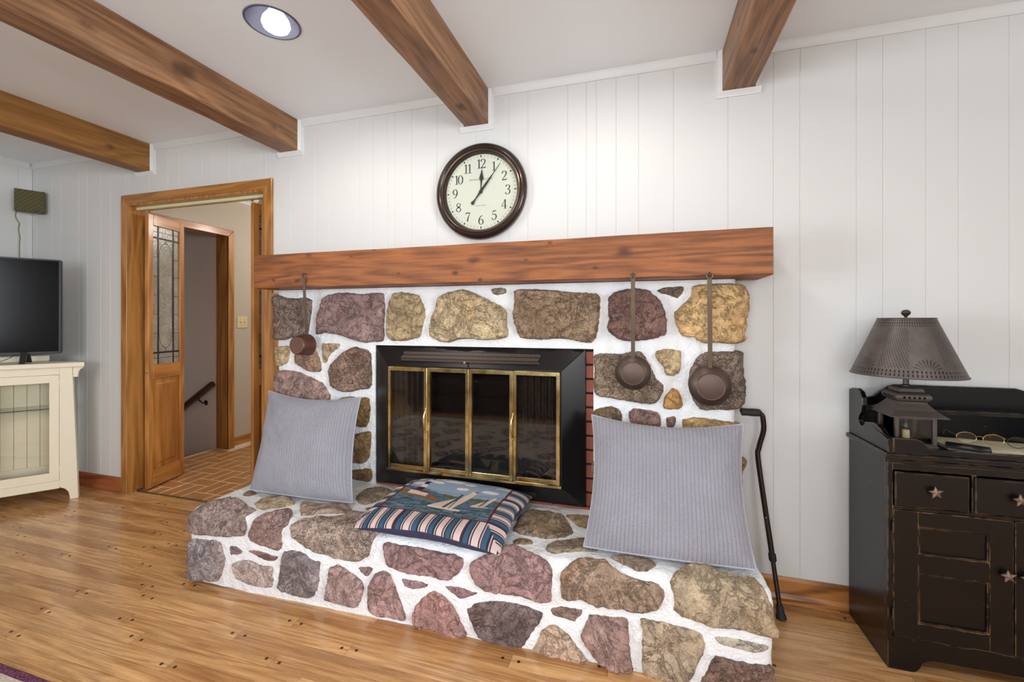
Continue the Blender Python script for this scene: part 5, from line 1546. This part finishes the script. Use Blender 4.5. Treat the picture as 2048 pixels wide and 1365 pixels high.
vs = []; cols = []
for i in range(NX + 1):
    for j in range(NY + 1):
        vs.append(cush(i / NX, j / NY, 1)); cols.append(lin(paint(i / NX, j / NY)))
fs = [(i * (NY + 1) + j, (i + 1) * (NY + 1) + j, (i + 1) * (NY + 1) + j + 1, i * (NY + 1) + j + 1) for i in range(NX) for j in range(NY)]
me = bpy.data.meshes.new('printed_top'); me.from_pydata(vs, [], fs)
ca = me.color_attributes.new('print', 'FLOAT_COLOR', 'POINT')
ca.data.foreach_set('color', [x for c_ in cols for x in c_])
me.polygons.foreach_set('use_smooth', [True] * len(me.polygons))
obj('printed_top', me, 'print', cu, True)
n = 40
vs = [cush(i / n, j / n, -1) for i in range(n + 1) for j in range(n + 1)]
m = MB(); m.add(vs, [(i * (n + 1) + j, i * (n + 1) + j + 1, (i + 1) * (n + 1) + j + 1, (i + 1) * (n + 1) + j) for i in range(n) for j in range(n)]); m.sm = True
obj('navy_underside', m, 'navy', cu, True)

# ------------------------------------------------------------------ walking cane
cf = onZ(1563, 1240, 0.0)
pt = [onY(1483, 824, -.075), onY(1515, 826, -.07), onY(1526, 838, -.065), onY(1527, 862, -.06), onY(1518, 895, -.058), onY(1517, 925, -.062)]
cn = thing('walking_cane', 'dark bronze offset walking cane leaning against the white wall', 'cane', (cf.x, cf.y, 0))
foot = Vector((cf.x, cf.y, .0))
low = pt[-1]
ax = (foot - low)
path = [pt[1] + Vector((-.02, 0, 0)), pt[1], (pt[1] + pt[2]) / 2 + Vector((.005, 0, .004)), pt[2], pt[3], pt[4], pt[5], low + ax * .5, low + ax * .62]
def smooth_path(P, sub=6):
    out = []
    n = len(P)
    for i in range(n - 1):
        p0, p1, p2, p3 = P[max(i - 1, 0)], P[i], P[i + 1], P[min(i + 2, n - 1)]
        for j in range(sub):
            t = j / sub
            out.append((p1 * 2 + (p2 - p0) * t + (p0 * 2 - p1 * 5 + p2 * 4 - p3) * t * t + (p1 * 3 - p0 - p2 * 3 + p3) * t ** 3) * .5)
    return out + [P[-1]]
obj('shaft', MB().tube(smooth_path(path), .0108, 14), 'cane', cn, True)
obj('lower_tube', MB().tube([low + ax * .60, low + ax * .965], .0088, 14), 'cane', cn, True)
cp = low + ax * .615; cd_ = ax.normalized()
obj('collar', MB().tube([cp - cd_ * .015, cp - cd_ * .012, cp + cd_ * .012, cp + cd_ * .018], [.011, .0145, .0145, .011], 16), 'rubber', cn, True)
g0, g1 = pt[0], pt[1]
obj('grip', MB().tube([g0 + Vector((-.004, 0, -.002)), g0, g0 * .7 + g1 * .3, g0 * .3 + g1 * .7, g1 + Vector((.006, 0, 0)), g1 + Vector((.012, 0, -.003))], [.009, .0165, .0155, .017, .016, .011], 16), 'rubber', cn, True)
obj('ferrule', MB().tube([foot - cd_ * .055, foot - cd_ * .05, foot - cd_ * .022, foot - cd_ * .018, foot - cd_ * .004], [.012, .0135, .015, .0185, .0195], 18), 'rubber', cn, True)
sn = low + ax * .36; obj('snap_button', MB().lathe([(0, .0025), (.003, .001), (.0035, 0)], 10, Matrix.Translation(sn + Vector((-.004, -.0105, 0))) @ RX), 'steel', cn, True)

# ------------------------------------------------------------------ black dry-sink cabinet
SX0, SX1, SYF, SYB = .835, 1.52, -.316, -.024
SZC = .757
ds = thing('dry_sink', 'rubbed black wooden dry-sink cabinet with star knobs against the right wall', 'cabinet', ((SX0 + SX1) / 2, -.16, 0))
SK = 'sink'
z6 = lambda x, y: onX(1660 + x / 3.4125, 600 + y / 3.4125, SX0)
# side panels
for xa, xb in ((SX0, SX0 + .018), (SX1 - .018, SX1)):
    part('side_panel', (xa, SYF + .018, 0), (xb, SYB, .735), SK, ds, .0015)
part('back_panel', (SX0 + .018, SYB - .012, .05), (SX1 - .018, SYB, .735), SK, ds)
part('bottom_shelf', (SX0 + .018, SYF + .02, .10), (SX1 - .018, SYB - .012, .118), SK, ds)
part('counter', (SX0 - .012, SYF - .014, .737), (SX1 + .012, SYB, SZC), SK, ds, .004)
part('cove_moulding', (SX0 - .004, SYF - .006, .722), (SX1 + .004, SYF + .002, .7365), SK, ds, .002)
# face frame with scalloped foot board
fr = MB().box((SX0, SYF, .115), (SX0 + .014, SYF + .018, .722)).box((SX1 - .014, SYF, .115), (SX1, SYF + .018, .722)).box((SX0 + .014, SYF, .70), (SX1 - .014, SYF + .018, .722)).box((SX0 + .014, SYF, .562), (SX1 - .014, SYF + .018, .573))
for i in (1, 2): fr.box((SX0 + .0165 + i * .2215 - .004, SYF, .573), (SX0 + .0165 + i * .2215 + .008, SYF + .018, .70))
obj('face_frame', fr.mesh('face_frame', .001), SK, ds, True)
xm = (SX0 + SX1) / 2
half = [(0, 0), (.072, 0), (.082, .004), (.092, .016), (.100, .034), (.112, .046), (.128, .05), (SX1 - SX0 - .0, .05)]
lo_ = [(SX0 + a, b) for a, b in half[:-1]]; lo_ += [(SX1 - a, b) for a, b in half[-2::-1]]
obj('foot_board', MB().prism(lo_ + [(SX1, .1145), (SX0, .1145)], 1, SYF, SYF + .018).mesh('foot', .0012), SK, ds, True)


def star(parent, x, z, yf, r=.0215):
    pts = []
    for q in range(10):
        a = PI / 2 + q * PI / 5 + .12; rr = r if q % 2 == 0 else r * .46; pts.append((x + rr * math.cos(a), z + rr * math.sin(a)))
    n = 10; vs = [(p[0], yf - .014, p[1]) for p in pts] + [(p[0], yf - .018, p[1]) for p in pts] + [(x, yf - .024, z)] + [(x, yf - .014, z)]
    fs = [(i, (i + 1) % n, n + (i + 1) % n, n + i) for i in range(n)] + [(n + i, n + (i + 1) % n, 2 * n) for i in range(n)] + [((i + 1) % n, i, 2 * n + 1) for i in range(n)]
    k2 = obj('star_knob', MB().add(vs, fs).mesh('star', 0, False), 'star', parent, True)
    obj('stem', MB().tube([(x, yf - .0, z), (x, yf - .015, z)], .005, 8), 'iron', k2, True)


for i in range(3):
    xa = SX0 + .0185 + i * .2215; xb = xa + .207
    dw = part('drawer', (xa, SYF - .006, .5745), (xb, SYF + .016, .6935), SK, ds, .003)
    star(dw, (xa + xb) / 2 + .003, .637, SYF - .006)
for i in range(2):
    xa, xb = (SX0 + .0145, xm - .0015) if i == 0 else (xm + .0015, SX1 - .0145)
    pa, pb = (xa + .070, xb - .062) if i == 0 else (xa + .062, xb - .070)
    z0, z1 = .118, .5605; y0, y1 = SYF - .004, SYF + .014
    d_ = MB()
    for a, b in (((xa, z0), (pa, z1)), ((pb, z0), (xb, z1)), ((pa, .508), (pb, z1)), ((pa, .348), (pb, .413)), ((pa, z0), (pb, .174))):
        d_.box((a[0], y0, a[1]), (b[0], y1, b[1]))
    dd = obj('door', d_.mesh('door', .0015), SK, ds, True)
    for za, zb in ((.413, .508), (.174, .348)):
        part('recessed_panel', (pa - .004, SYF + .004, za - .004), (pb + .004, SYF + .010, zb + .004), SK, dd)
        b_ = MB(); e = .006
        b_.prism([(pa, za), (pb, za), (pb - e, za + e), (pa + e, za + e)], 1, y0 + .002, SYF + .0055); b_.prism([(pa, zb), (pa + e, zb - e), (pb - e, zb - e), (pb, zb)], 1, y0 + .002, SYF + .0055)
        b_.prism([(pa, za), (pa + e, za + e), (pa + e, zb - e), (pa, zb)], 1, y0 + .002, SYF + .0055); b_.prism([(pb, za), (pb, zb), (pb - e, zb - e), (pb - e, za + e)], 1, y0 + .002, SYF + .0055)
        obj('panel_moulding', b_.mesh('pm', .0008), SK, dd, True)
    star(dd, xb - .024 if i == 0 else xa + .046 - .022, .385, y0)
    for hz in (.50, .20):
        hx = xa - .002 if i == 0 else xb + .002
        obj('hinge', MB().tube([(hx, y0 - .003, hz - .018), (hx, y0 - .003, hz + .018)], .0035, 8), 'iron', dd, True)
# gallery: side scrolls, front rail, back board and shelf
side = [z6(x, y) for x, y in ((120, 603), (150, 600), (182, 604), (206, 626), (220, 668), (222, 720), (214, 765), (198, 790), (193, 822), (202, 852), (218, 862), (233, 848), (236, 832), (262, 834), (292, 838), (318, 850), (345, 885), (372, 920), (398, 950), (425, 958))]
sp = [(min(max(p.y, SYF - .002), SYB), max(p.z, SZC + .02)) for p in side]
sp[0] = (SYB, .936); sp[-1] = (SYF - .002, .810)
sp = sp + [(SYF - .002, SZC), (SYB, SZC)]
for xa, xb in ((SX0, SX0 + .016), (SX1 - .016, SX1)):
    obj('scroll_side', MB().prism(sp, 0, xa, xb).mesh('ss', .0015), SK, ds, True)
fa = [(SX0 + .0165, SZC), (SX0 + .0165, .809), (SX0 + .085, .809), (SX0 + .098, .803), (SX0 + .108, .791), (SX0 + .118, .781), (SX0 + .132, .777)]
fa = fa + [(SX0 + SX1 - x, z) for x, z in fa[::-1]]
obj('front_rail', MB().prism(fa, 1, SYF - .002, SYF + .014).mesh('frail', .0015), SK, ds, True)
ba = [(SX0 + .0165, SZC), (SX0 + .0165, .925), (SX0 + .03, .918), (SX0 + .055, .905), (SX0 + .08, .912), (SX0 + .105, .935), (SX0 + .13, .955), (SX0 + .155, .963)]
ba = ba + [(SX0 + SX1 - x, z) for x, z in ba[::-1]]
obj('back_board', MB().prism(ba, 1, SYB - .014, SYB).mesh('bb', .0015), SK, ds, True)
part('gallery_shelf', (SX0 + .017, SYB - .10, .868), (SX1 - .017, SYB - .015, .882), SK, ds, .002)

# ------------------------------------------------------------------ lantern lamp with punched tin shade
LC = Vector((.957, -.172, SZC))
lp = thing('lantern_table_lamp', 'tin lantern table lamp with flared punched shade on the black cabinet', 'lamp', tuple(LC))
hw_ = .056
part('base', (-.066, -.066, 0), (.066, .066, .012), 'tin', lp, .003, False)
for sx in (-1, 1):
    for sy in (-1, 1):
        part('post', (sx * hw_ - .006, sy * hw_ - .006, .012), (sx * hw_ + .006, sy * hw_ + .006, .116), 'tin', lp, .001, False)
for ang in range(4):
    R4 = Matrix.Rotation(ang * PI / 2, 4, 'Z')
    obj('glass_pane', MB().box((-hw_ + .006, -hw_ - .001, .018), (hw_ - .006, -hw_ + .001, .108)).mesh('p', 0, None, R4), 'glass', lp)
    for za_, zb_ in ((.012, .018), (.106, .116)): obj('frame_rail', MB().box((-hw_ + .006, -hw_ - .004, za_), (hw_ - .006, -hw_ + .004, zb_)).mesh('r', 0, None, R4), 'tin', lp)


def sqring(levels):
    """square loft: (half size, z)"""
    m = MB(); vs = []; fs = []
    for h, z in levels: vs += [(-h, -h, z), (h, -h, z), (h, h, z), (-h, h, z)]
    for i in range(len(levels) - 1):
        for j in range(4): fs.append((i * 4 + j, i * 4 + (j + 1) % 4, (i + 1) * 4 + (j + 1) % 4, (i + 1) * 4 + j))
    fs += [(3, 2, 1, 0), tuple(len(vs) - 4 + j for j in range(4))]
    return m.add(vs, fs)


obj('roof', sqring([(.086, .114), (.087, .117), (.062, .137), (.046, .158), (.042, .166)]).mesh('roof', .001), 'tin', lp)
vent = obj('vent_collar', sqring([(.042, .166), (.050, .172), (.054, .180), (.053, .190), (.047, .197), (.040, .200)]).mesh('vent', .002), 'tin', lp)
for ang in range(4):
    R4 = Matrix.Rotation(ang * PI / 2, 4, 'Z')
    for q in range(5):
        obj('vent_hole', MB().lathe([(0, .0006), (.0042, .0004), (.0044, -.001)], 12, R4 @ Matrix.Translation((-.03 + q * .015, -.0535, .182)) @ RX), 'blackin', vent)
obj('cap', sqring([(.040, .200), (.036, .214), (.028, .219)]).mesh('cap', .002), 'tin', lp)
obj('stem', MB().lathe([(.014, .216), (.014, .222), (.009, .226), (.0085, .46), (.004, .462), (.004, .478)], 20), 'iron', lp)
obj('candle', MB().lathe([(.011, .012), (.011, .052), (.009, .055), (0, .055)], 18), 'wax', lp)
obj('candle_bulb', MB().lathe([(.005, .055), (.009, .064), (.0095, .072), (.006, .085), (.002, .097), (0, .099)], 16), 'glass', lp)
# shade with uv
m_, n_s = 96, 14; vs = []; uv = []; fs = []
r0, r1, za, zb = .166, .083, .262, .472
for j in range(n_s + 1):
    t_ = j / n_s
    for i in range(m_ + 1):
        a = 2 * PI * i / m_; r = r0 + (r1 - r0) * t_
        vs.append((r * math.cos(a), r * math.sin(a), za + (zb - za) * t_)); uv.append((i / m_ + .06, t_))
for j in range(n_s):
    for i in range(m_): fs.append((j * (m_ + 1) + i, j * (m_ + 1) + i + 1, (j + 1) * (m_ + 1) + i + 1, (j + 1) * (m_ + 1) + i))
shd = obj('shade', mesh_uv('shade', vs, uv, fs), 'shade', lp)
obj('rim', MB().tube([(r0 * math.cos(q * PI / 40), r0 * math.sin(q * PI / 40), za) for q in range(80)], .0022, 6, True), 'tin', shd)
obj('rim', MB().tube([(r1 * math.cos(q * PI / 40), r1 * math.sin(q * PI / 40), zb) for q in range(80)], .0022, 6, True), 'tin', shd)
obj('top_disc', MB().lathe([(r1 - .001, zb - .001), (r1 - .002, zb + .001), (0, zb + .003)], 48, caps=False), 'tin', shd)
obj('finial', MB().lathe([(0, .476), (.005, .477), (.006, .481), (.012, .486), (.0145, .493), (.012, .500), (.006, .504), (0, .505)], 22), 'iron', lp)

# papers and eyeglasses in the dry-sink tray
tz = SZC + .0005
def quad_on(z, th, pts, name, label, cat, mat, rot=None):
    P = [onZ(u, v, z) for u, v in pts]; c = sum(P, Vector()) / 4
    t = MB().prism([(p.x - c.x, p.y - c.y) for p in P], 2, 0, th).mesh(name, .0006)
    o = obj(name, t, mat); o.location = (c.x, c.y, z - th); tag(o, label, cat); return o


def slab(name, label, cat, mat, c, sx, sy, th, rz, z):
    o = obj(name, B((-sx / 2, -sy / 2, 0), (sx / 2, sy / 2, th), .001), mat); o.location = (c[0], c[1], z); o.rotation_euler = (0, 0, rz); tag(o, label, cat); return o


slab('notepad', 'cream paper pad lying in the black cabinet tray', 'notepad', 'paper', (1.215, -.16), .30, .16, .012, -.12, tz)
slab('folding_case', 'slim black case with pale edge beside the lantern lamp', 'case', 'phone', (1.105, -.235), .11, .075, .008, -.5, tz + .013)


def glasses(label, c, rz, z, mat, tilt=0.0):
    g = thing('eyeglasses', label, 'eyeglasses', (c[0], c[1], z), rz, 'eyeglasses on the paper pad')
    for s in (-1, 1):
        rim = [(s * .034 + .026 * math.cos(q * PI / 12), 0, .022 + .019 * math.sin(q * PI / 12)) for q in range(24)]
        obj('rim', MB().tube(rim, .0013, 6, True), mat, g)
        obj('lens', MB().lathe([(0, .0004), (.0185, .0004), (.0185, -.0004), (0, -.0004)], 24, Matrix.Translation((s * .034, 0, .022)) @ RX @ Matrix.Scale(1.37, 4, (1, 0, 0))), 'glass', g)
        obj('temple', MB().tube([(s * .061, 0, .03), (s * .064, .01, .03), (s * .064, .09, .026), (s * .063, .115, .018), (s * .062, .125, .006)], .0016, 6), mat, g)
        obj('nose_pad', MB().lathe([(0, -.003), (.003, 0), (0, .003)], 8, Matrix.Translation((s * .01, .004, .015))), 'glass', g)
    obj('bridge', MB().tube([(-.009, 0, .026), (-.004, -.001, .030), (.004, -.001, .030), (.009, 0, .026)], .0013, 6), mat, g)
    return g


glasses('gold wire eyeglasses with raised temples on the paper pad, nearer the lamp', (1.15, -.215), -.25, tz + .0235, 'gold')
glasses('dark-rimmed eyeglasses on the paper pad, farther from the lamp', (1.30, -.20), -.15, tz + .0135, 'cable')

# ------------------------------------------------------------------ cream corner TV stand (local x along its front, local y into the corner)
TS = thing('tv_stand', 'cream painted corner TV stand with glass door in the left corner', 'tv stand', (-3.708, -.158, 0), math.atan2(.8, .6))
W_ = 1.05
def leg(x0s, mirror):
    f = (lambda x: -W_ - x) if mirror else (lambda x: x)
    pts = [(0, 0), (-.03, .903), (-.092, .903), (-.092, .095), (-.085, .088), (-.066, .078), (-.05, .055), (-.045, .03), (-.042, 0)]
    return MB().prism([(f(x), z) for x, z in pts], 1, -.001, .045).mesh('leg', .002)
obj('leg', leg(0, False), 'cream', TS); obj('leg', leg(0, True), 'cream', TS)
part('top_rail', (-W_ + .0925, .004, .855), (-.0925, .03, .903), 'cream', TS, .001, False)
part('bottom_rail', (-W_ + .0925, .004, .085), (-.0925, .03, .138), 'cream', TS, .001, False)
# top slab: front edge along the room, back corners clipped to the walls
top_pl = [(.034, -.022), (-.02, .10), (-.24, .27), (-.80, .27), (-W_ + .02, .10), (-W_ - .034, -.022)]
obj('top', MB().prism(top_pl, 2, .9035, .935).mesh('top', .004), 'cream', TS)
part('back_ledge', (-.82, .235, .9355), (-.185, .262, .975), 'cream', TS, .004, False)
for s in (0, 1):
    f = (lambda x: -W_ - x) if s else (lambda x: x)
    br_ = [(f(x), z) for x, z in ((-.029, .902), (.024, .902), (.020, .893), (.008, .885), (.0, .87), (-.003, .85), (-.004, .838), (-.002, .834), (-.027, .834))]
    obj('corbel', MB().prism(br_, 1, .004, .04).mesh('corbel', .001), 'cream', TS)
obj('side_panel', MB().prism([(-.05, .0455), (-.062, .0455), (-.10, .13), (-.09, .13)], 2, .05, .9), 'cream', TS)
obj('side_panel', MB().prism([(-W_ + .05, .0455), (-W_ + .062, .0455), (-W_ + .10, .13), (-W_ + .09, .13)], 2, .05, .9), 'cream', TS)
part('floor_board', (-W_ + .10, .032, .12), (-.10, .25, .138), 'cream', TS, 0, False)
bw = .062; xx = -.105
while xx - bw > -W_ + .1:
    part('back_board', (xx - bw + .001, .235, .139), (xx - .001, .25, .9), 'creamd', TS, .003, False); xx -= bw
part('skirting', (-W_ + .105, .225, .139), (-.105, .234, .20), 'cream', TS, .002, False)
part('glass_shelf', (-W_ + .105, .05, .620), (-.105, .225, .626), 'glass', TS, 0, False)
part('shelf_edge', (-W_ + .105, .0485, .6205), (-.105, .0498, .6255), plain('green_glass_edge', (64, 92, 88), .2), TS, 0, False)
for (xa, xb) in ((-.0935, -.52), (-.527, -W_ + .0935)):
    a, b = min(xa, xb), max(xa, xb); fw = .046
    m = MB()
    for p, q in (((a, .14), (a + fw, .853)), ((b - fw, .14), (b, .853)), ((a + fw, .14), (b - fw, .197)), ((a + fw, .802), (b - fw, .853))): m.box((p[0], .001, p[1]), (q[0], .022, q[1]))
    d_ = obj('door', m.mesh('door', .001), 'cream', TS)
    obj('door_glass', B((a + fw, .010, .197), (b - fw, .013, .802)), 'glass', d_)
    hx = b if b > -.2 else a
    for hz in (.80, .215): obj('hinge', MB().tube([(hx + .0005, -.001, hz - .02), (hx + .0005, -.001, hz + .02)], .003, 8), 'cream', d_)

# TV on the stand
TVO = Vector((-3.822, -.192, .936))
tv = thing('television', 'black flat-screen TV standing on the cream corner stand', 'tv', tuple(TVO), math.atan2(.8, .6))
tw, z0, z1 = 1.13, .060, .701
part('housing', (-tw, .006, z0), (0, .045, z1), 'tvbez', tv, .004, False)
bz_ = MB().box((-tw, -.004, z0), (-tw + .010, .0055, z1)).box((-.010, -.004, z0), (0, .0055, z1)).box((-tw + .01, -.004, z1 - .010), (-.01, .0055, z1)).box((-tw + .01, -.004, z0), (-.01, .0055, z0 + .016))
obj('bezel', bz_.mesh('bezel', .0015), 'tvbez', tv)
part('screen', (-tw + .01, -.001, z0 + .016), (-.01, .0055, z1 - .01), 'tvscreen', tv, 0, False)
for s in (-.17, -tw + .17):
    m = MB().prism([(-.062, .0), (-.050, .0), (.0, z0 + .004), (-.0, z0 + .016), (-.02, z0 + .016)], 0, s - .014, s + .014)
    m2 = MB().prism([(.1, .0), (.088, .0), (.03, z0 + .004), (.03, z0 + .016), (.045, z0 + .016)], 0, s - .014, s + .014)
    obj('foot', MB().add(m.v, m.f).add(m2.v, m2.f).mesh('foot', .001), 'tvbez', tv)
o = obj('cable', MB().tube(smooth_path([Vector(p) for p in ((-.2, .05, .09), (-.24, .03, .04), (-.3, .0, .012), (-.38, -.01, .004), (-.5, -.01, .004), (-.58, .02, .03), (-.66, .05, .09))]), .0022, 6), 'cable', tv)

# speaker in the corner
so = onY(60, 403, -.085)
sk = thing('wall_speaker', 'small square olive-brown speaker high in the left corner', 'speaker', (so.x, so.y, so.z), math.radians(62))
part('cabinet', (-.078, -.012, -.082), (.078, .05, .082), 'spk', sk, .003, False)
part('badge', (.03, -.0135, -.072), (.066, -.0122, -.064), 'cable', sk, 0, False)
part('wall_bracket', (-.015, .05, -.02), (.015, .085, .02), 'tvbez', sk, 0, False)
wp = [onX(u, v, ROOM_XL + .035) for u, v in ((41, 411), (35, 420), (31, 431), (35, 441), (39, 447), (37.5, 460), (40, 476), (39, 490), (39, 520), (39, 560))]
tag(obj('speaker_wire', MB().tube(smooth_path(wp), .003, 6), 'wire'), 'thin olive wire hanging from the corner speaker', 'wire')


# ------------------------------------------------------------------ rug and leather sofa behind the camera (seen in the corner and in the fire glass)
def rugmat():
    k = NT('patterned_rug'); v = k.n('ShaderNodeTexCoord').outputs['Object']
    s = k.n('ShaderNodeSeparateXYZ', {0: v})
    nz = k.noise(v, 160, 4); n2 = k.noise(v, 7, 3)
    vor = k.n('ShaderNodeTexVoronoi', {'Vector': v, 'Scale': 5.5}, distance='MANHATTAN')
    field = k.ramp(vor.outputs[0], [(.12, lin((120, 52, 58))), (.3, lin((200, 176, 152))), (.55, lin((70, 66, 92))), (.75, lin((206, 186, 166)))])
    ax_ = k.math('SUBTRACT', 1.75, k.math('ABSOLUTE', s.outputs[0])); ay_ = k.math('SUBTRACT', .975, k.math('ABSOLUTE', s.outputs[1]))
    e = k.math('MINIMUM', ax_, ay_)
    cream = k.math('LESS_THAN', e, .17); mar = k.math('LESS_THAN', e, .03)
    col = k.mix(cream, field, k.mix(k.math('GREATER_THAN', nz, .55), lin((198, 182, 166)), lin((226, 214, 200))))
    col = k.mix(mar, col, k.mix(k.math('GREATER_THAN', nz, .5), lin((92, 52, 72)), lin((126, 78, 96))))
    k.bump(nz, .8, .01)
    return k.base(col, .95, 0, .1)


M['rug'] = rugmat()
rg = obj('area_rug', B((-1.75, -.975, 0), (1.75, .975, .011), .004), 'rug'); rg.location = (-1.15, -2.175, .0005)
tag(rg, 'patterned rug with maroon edge at the lower left of the floor', 'rug')
sf = thing('leather_sofa', 'dark brown leather sofa facing the fireplace, seen reflected in the fire doors', 'sofa', (-1.8, -3.75, 0))
SW = 2.4
part('base', (-SW / 2 + .2, -.42, .06), (SW / 2 - .2, .40, .26), 'leather', sf, .03, False)
for s in (-1, 1):
    xa, xb = (s * SW / 2, s * (SW / 2 - .21)); a, b = min(xa, xb), max(xa, xb)
    m = MB().prism([(-.44, .06), (.42, .06), (.43, .5), (.42, .58), (.36, .62), (-.40, .62), (-.44, .58)], 0, a, b)
    obj('arm', m.mesh('arm', .04), 'leather', sf)
    for yy in (-.38, .36): part('foot', (s * (SW / 2 - .1) - .03, yy - .03, 0), (s * (SW / 2 - .1) + .03, yy + .03, .06), 'rail', sf, .004, False)
cw_ = (SW - .44) / 3
for i in range(3):
    x = -SW / 2 + .22 + cw_ * (i + .5)
    for nm, (a, b) in (('seat_cushion', ((x - cw_ / 2 + .004, -.22, .265), (x + cw_ / 2 - .004, .43, .45))), ('back_cushion', ((x - cw_ / 2 + .004, -.44, .455), (x + cw_ / 2 - .004, -.20, .93)))):
        bm = bmesh.new(); bmesh.ops.create_cube(bm, size=1.0)
        bmesh.ops.subdivide_edges(bm, edges=bm.edges[:], cuts=9, use_grid_fill=True)
        for v in bm.verts:
            p = v.co * 2; sx_, sy_, sz_ = (b[0] - a[0]) / 2, (b[1] - a[1]) / 2, (b[2] - a[2]) / 2
            q = Vector(p)
            r = max(0.0, 1 - .10 * (abs(p.y * p.z) ** 4 + abs(p.x * p.z) ** 4 + abs(p.x * p.y) ** 4) / 1.0)
            q = Vector((p.x * r, p.y * r, p.z * r))
            bulge = .12 * (1 - p.x ** 2) * (1 - p.y ** 2 * .8)
            q.z *= (1 + bulge * .5)
            if nm == 'back_cushion': q.y += .12 * (1 - p.x ** 2) * (1 - p.z ** 2) * (1 if p.y > 0 else 0) + .04 * noise.noise(p * 2)
            v.co = Vector(((a[0] + b[0]) / 2 + q.x * sx_, (a[1] + b[1]) / 2 + q.y * sy_, (a[2] + b[2]) / 2 + q.z * sz_))
        me = bpy.data.meshes.new(nm); bm.to_mesh(me); bm.free()
        me.polygons.foreach_set('use_smooth', [True] * len(me.polygons))
        obj(nm, me, 'leather', sf)
part('back_frame', (-SW / 2 + .2, -.50, .06), (SW / 2 - .2, -.43, .86), 'leather', sf, .03, False)
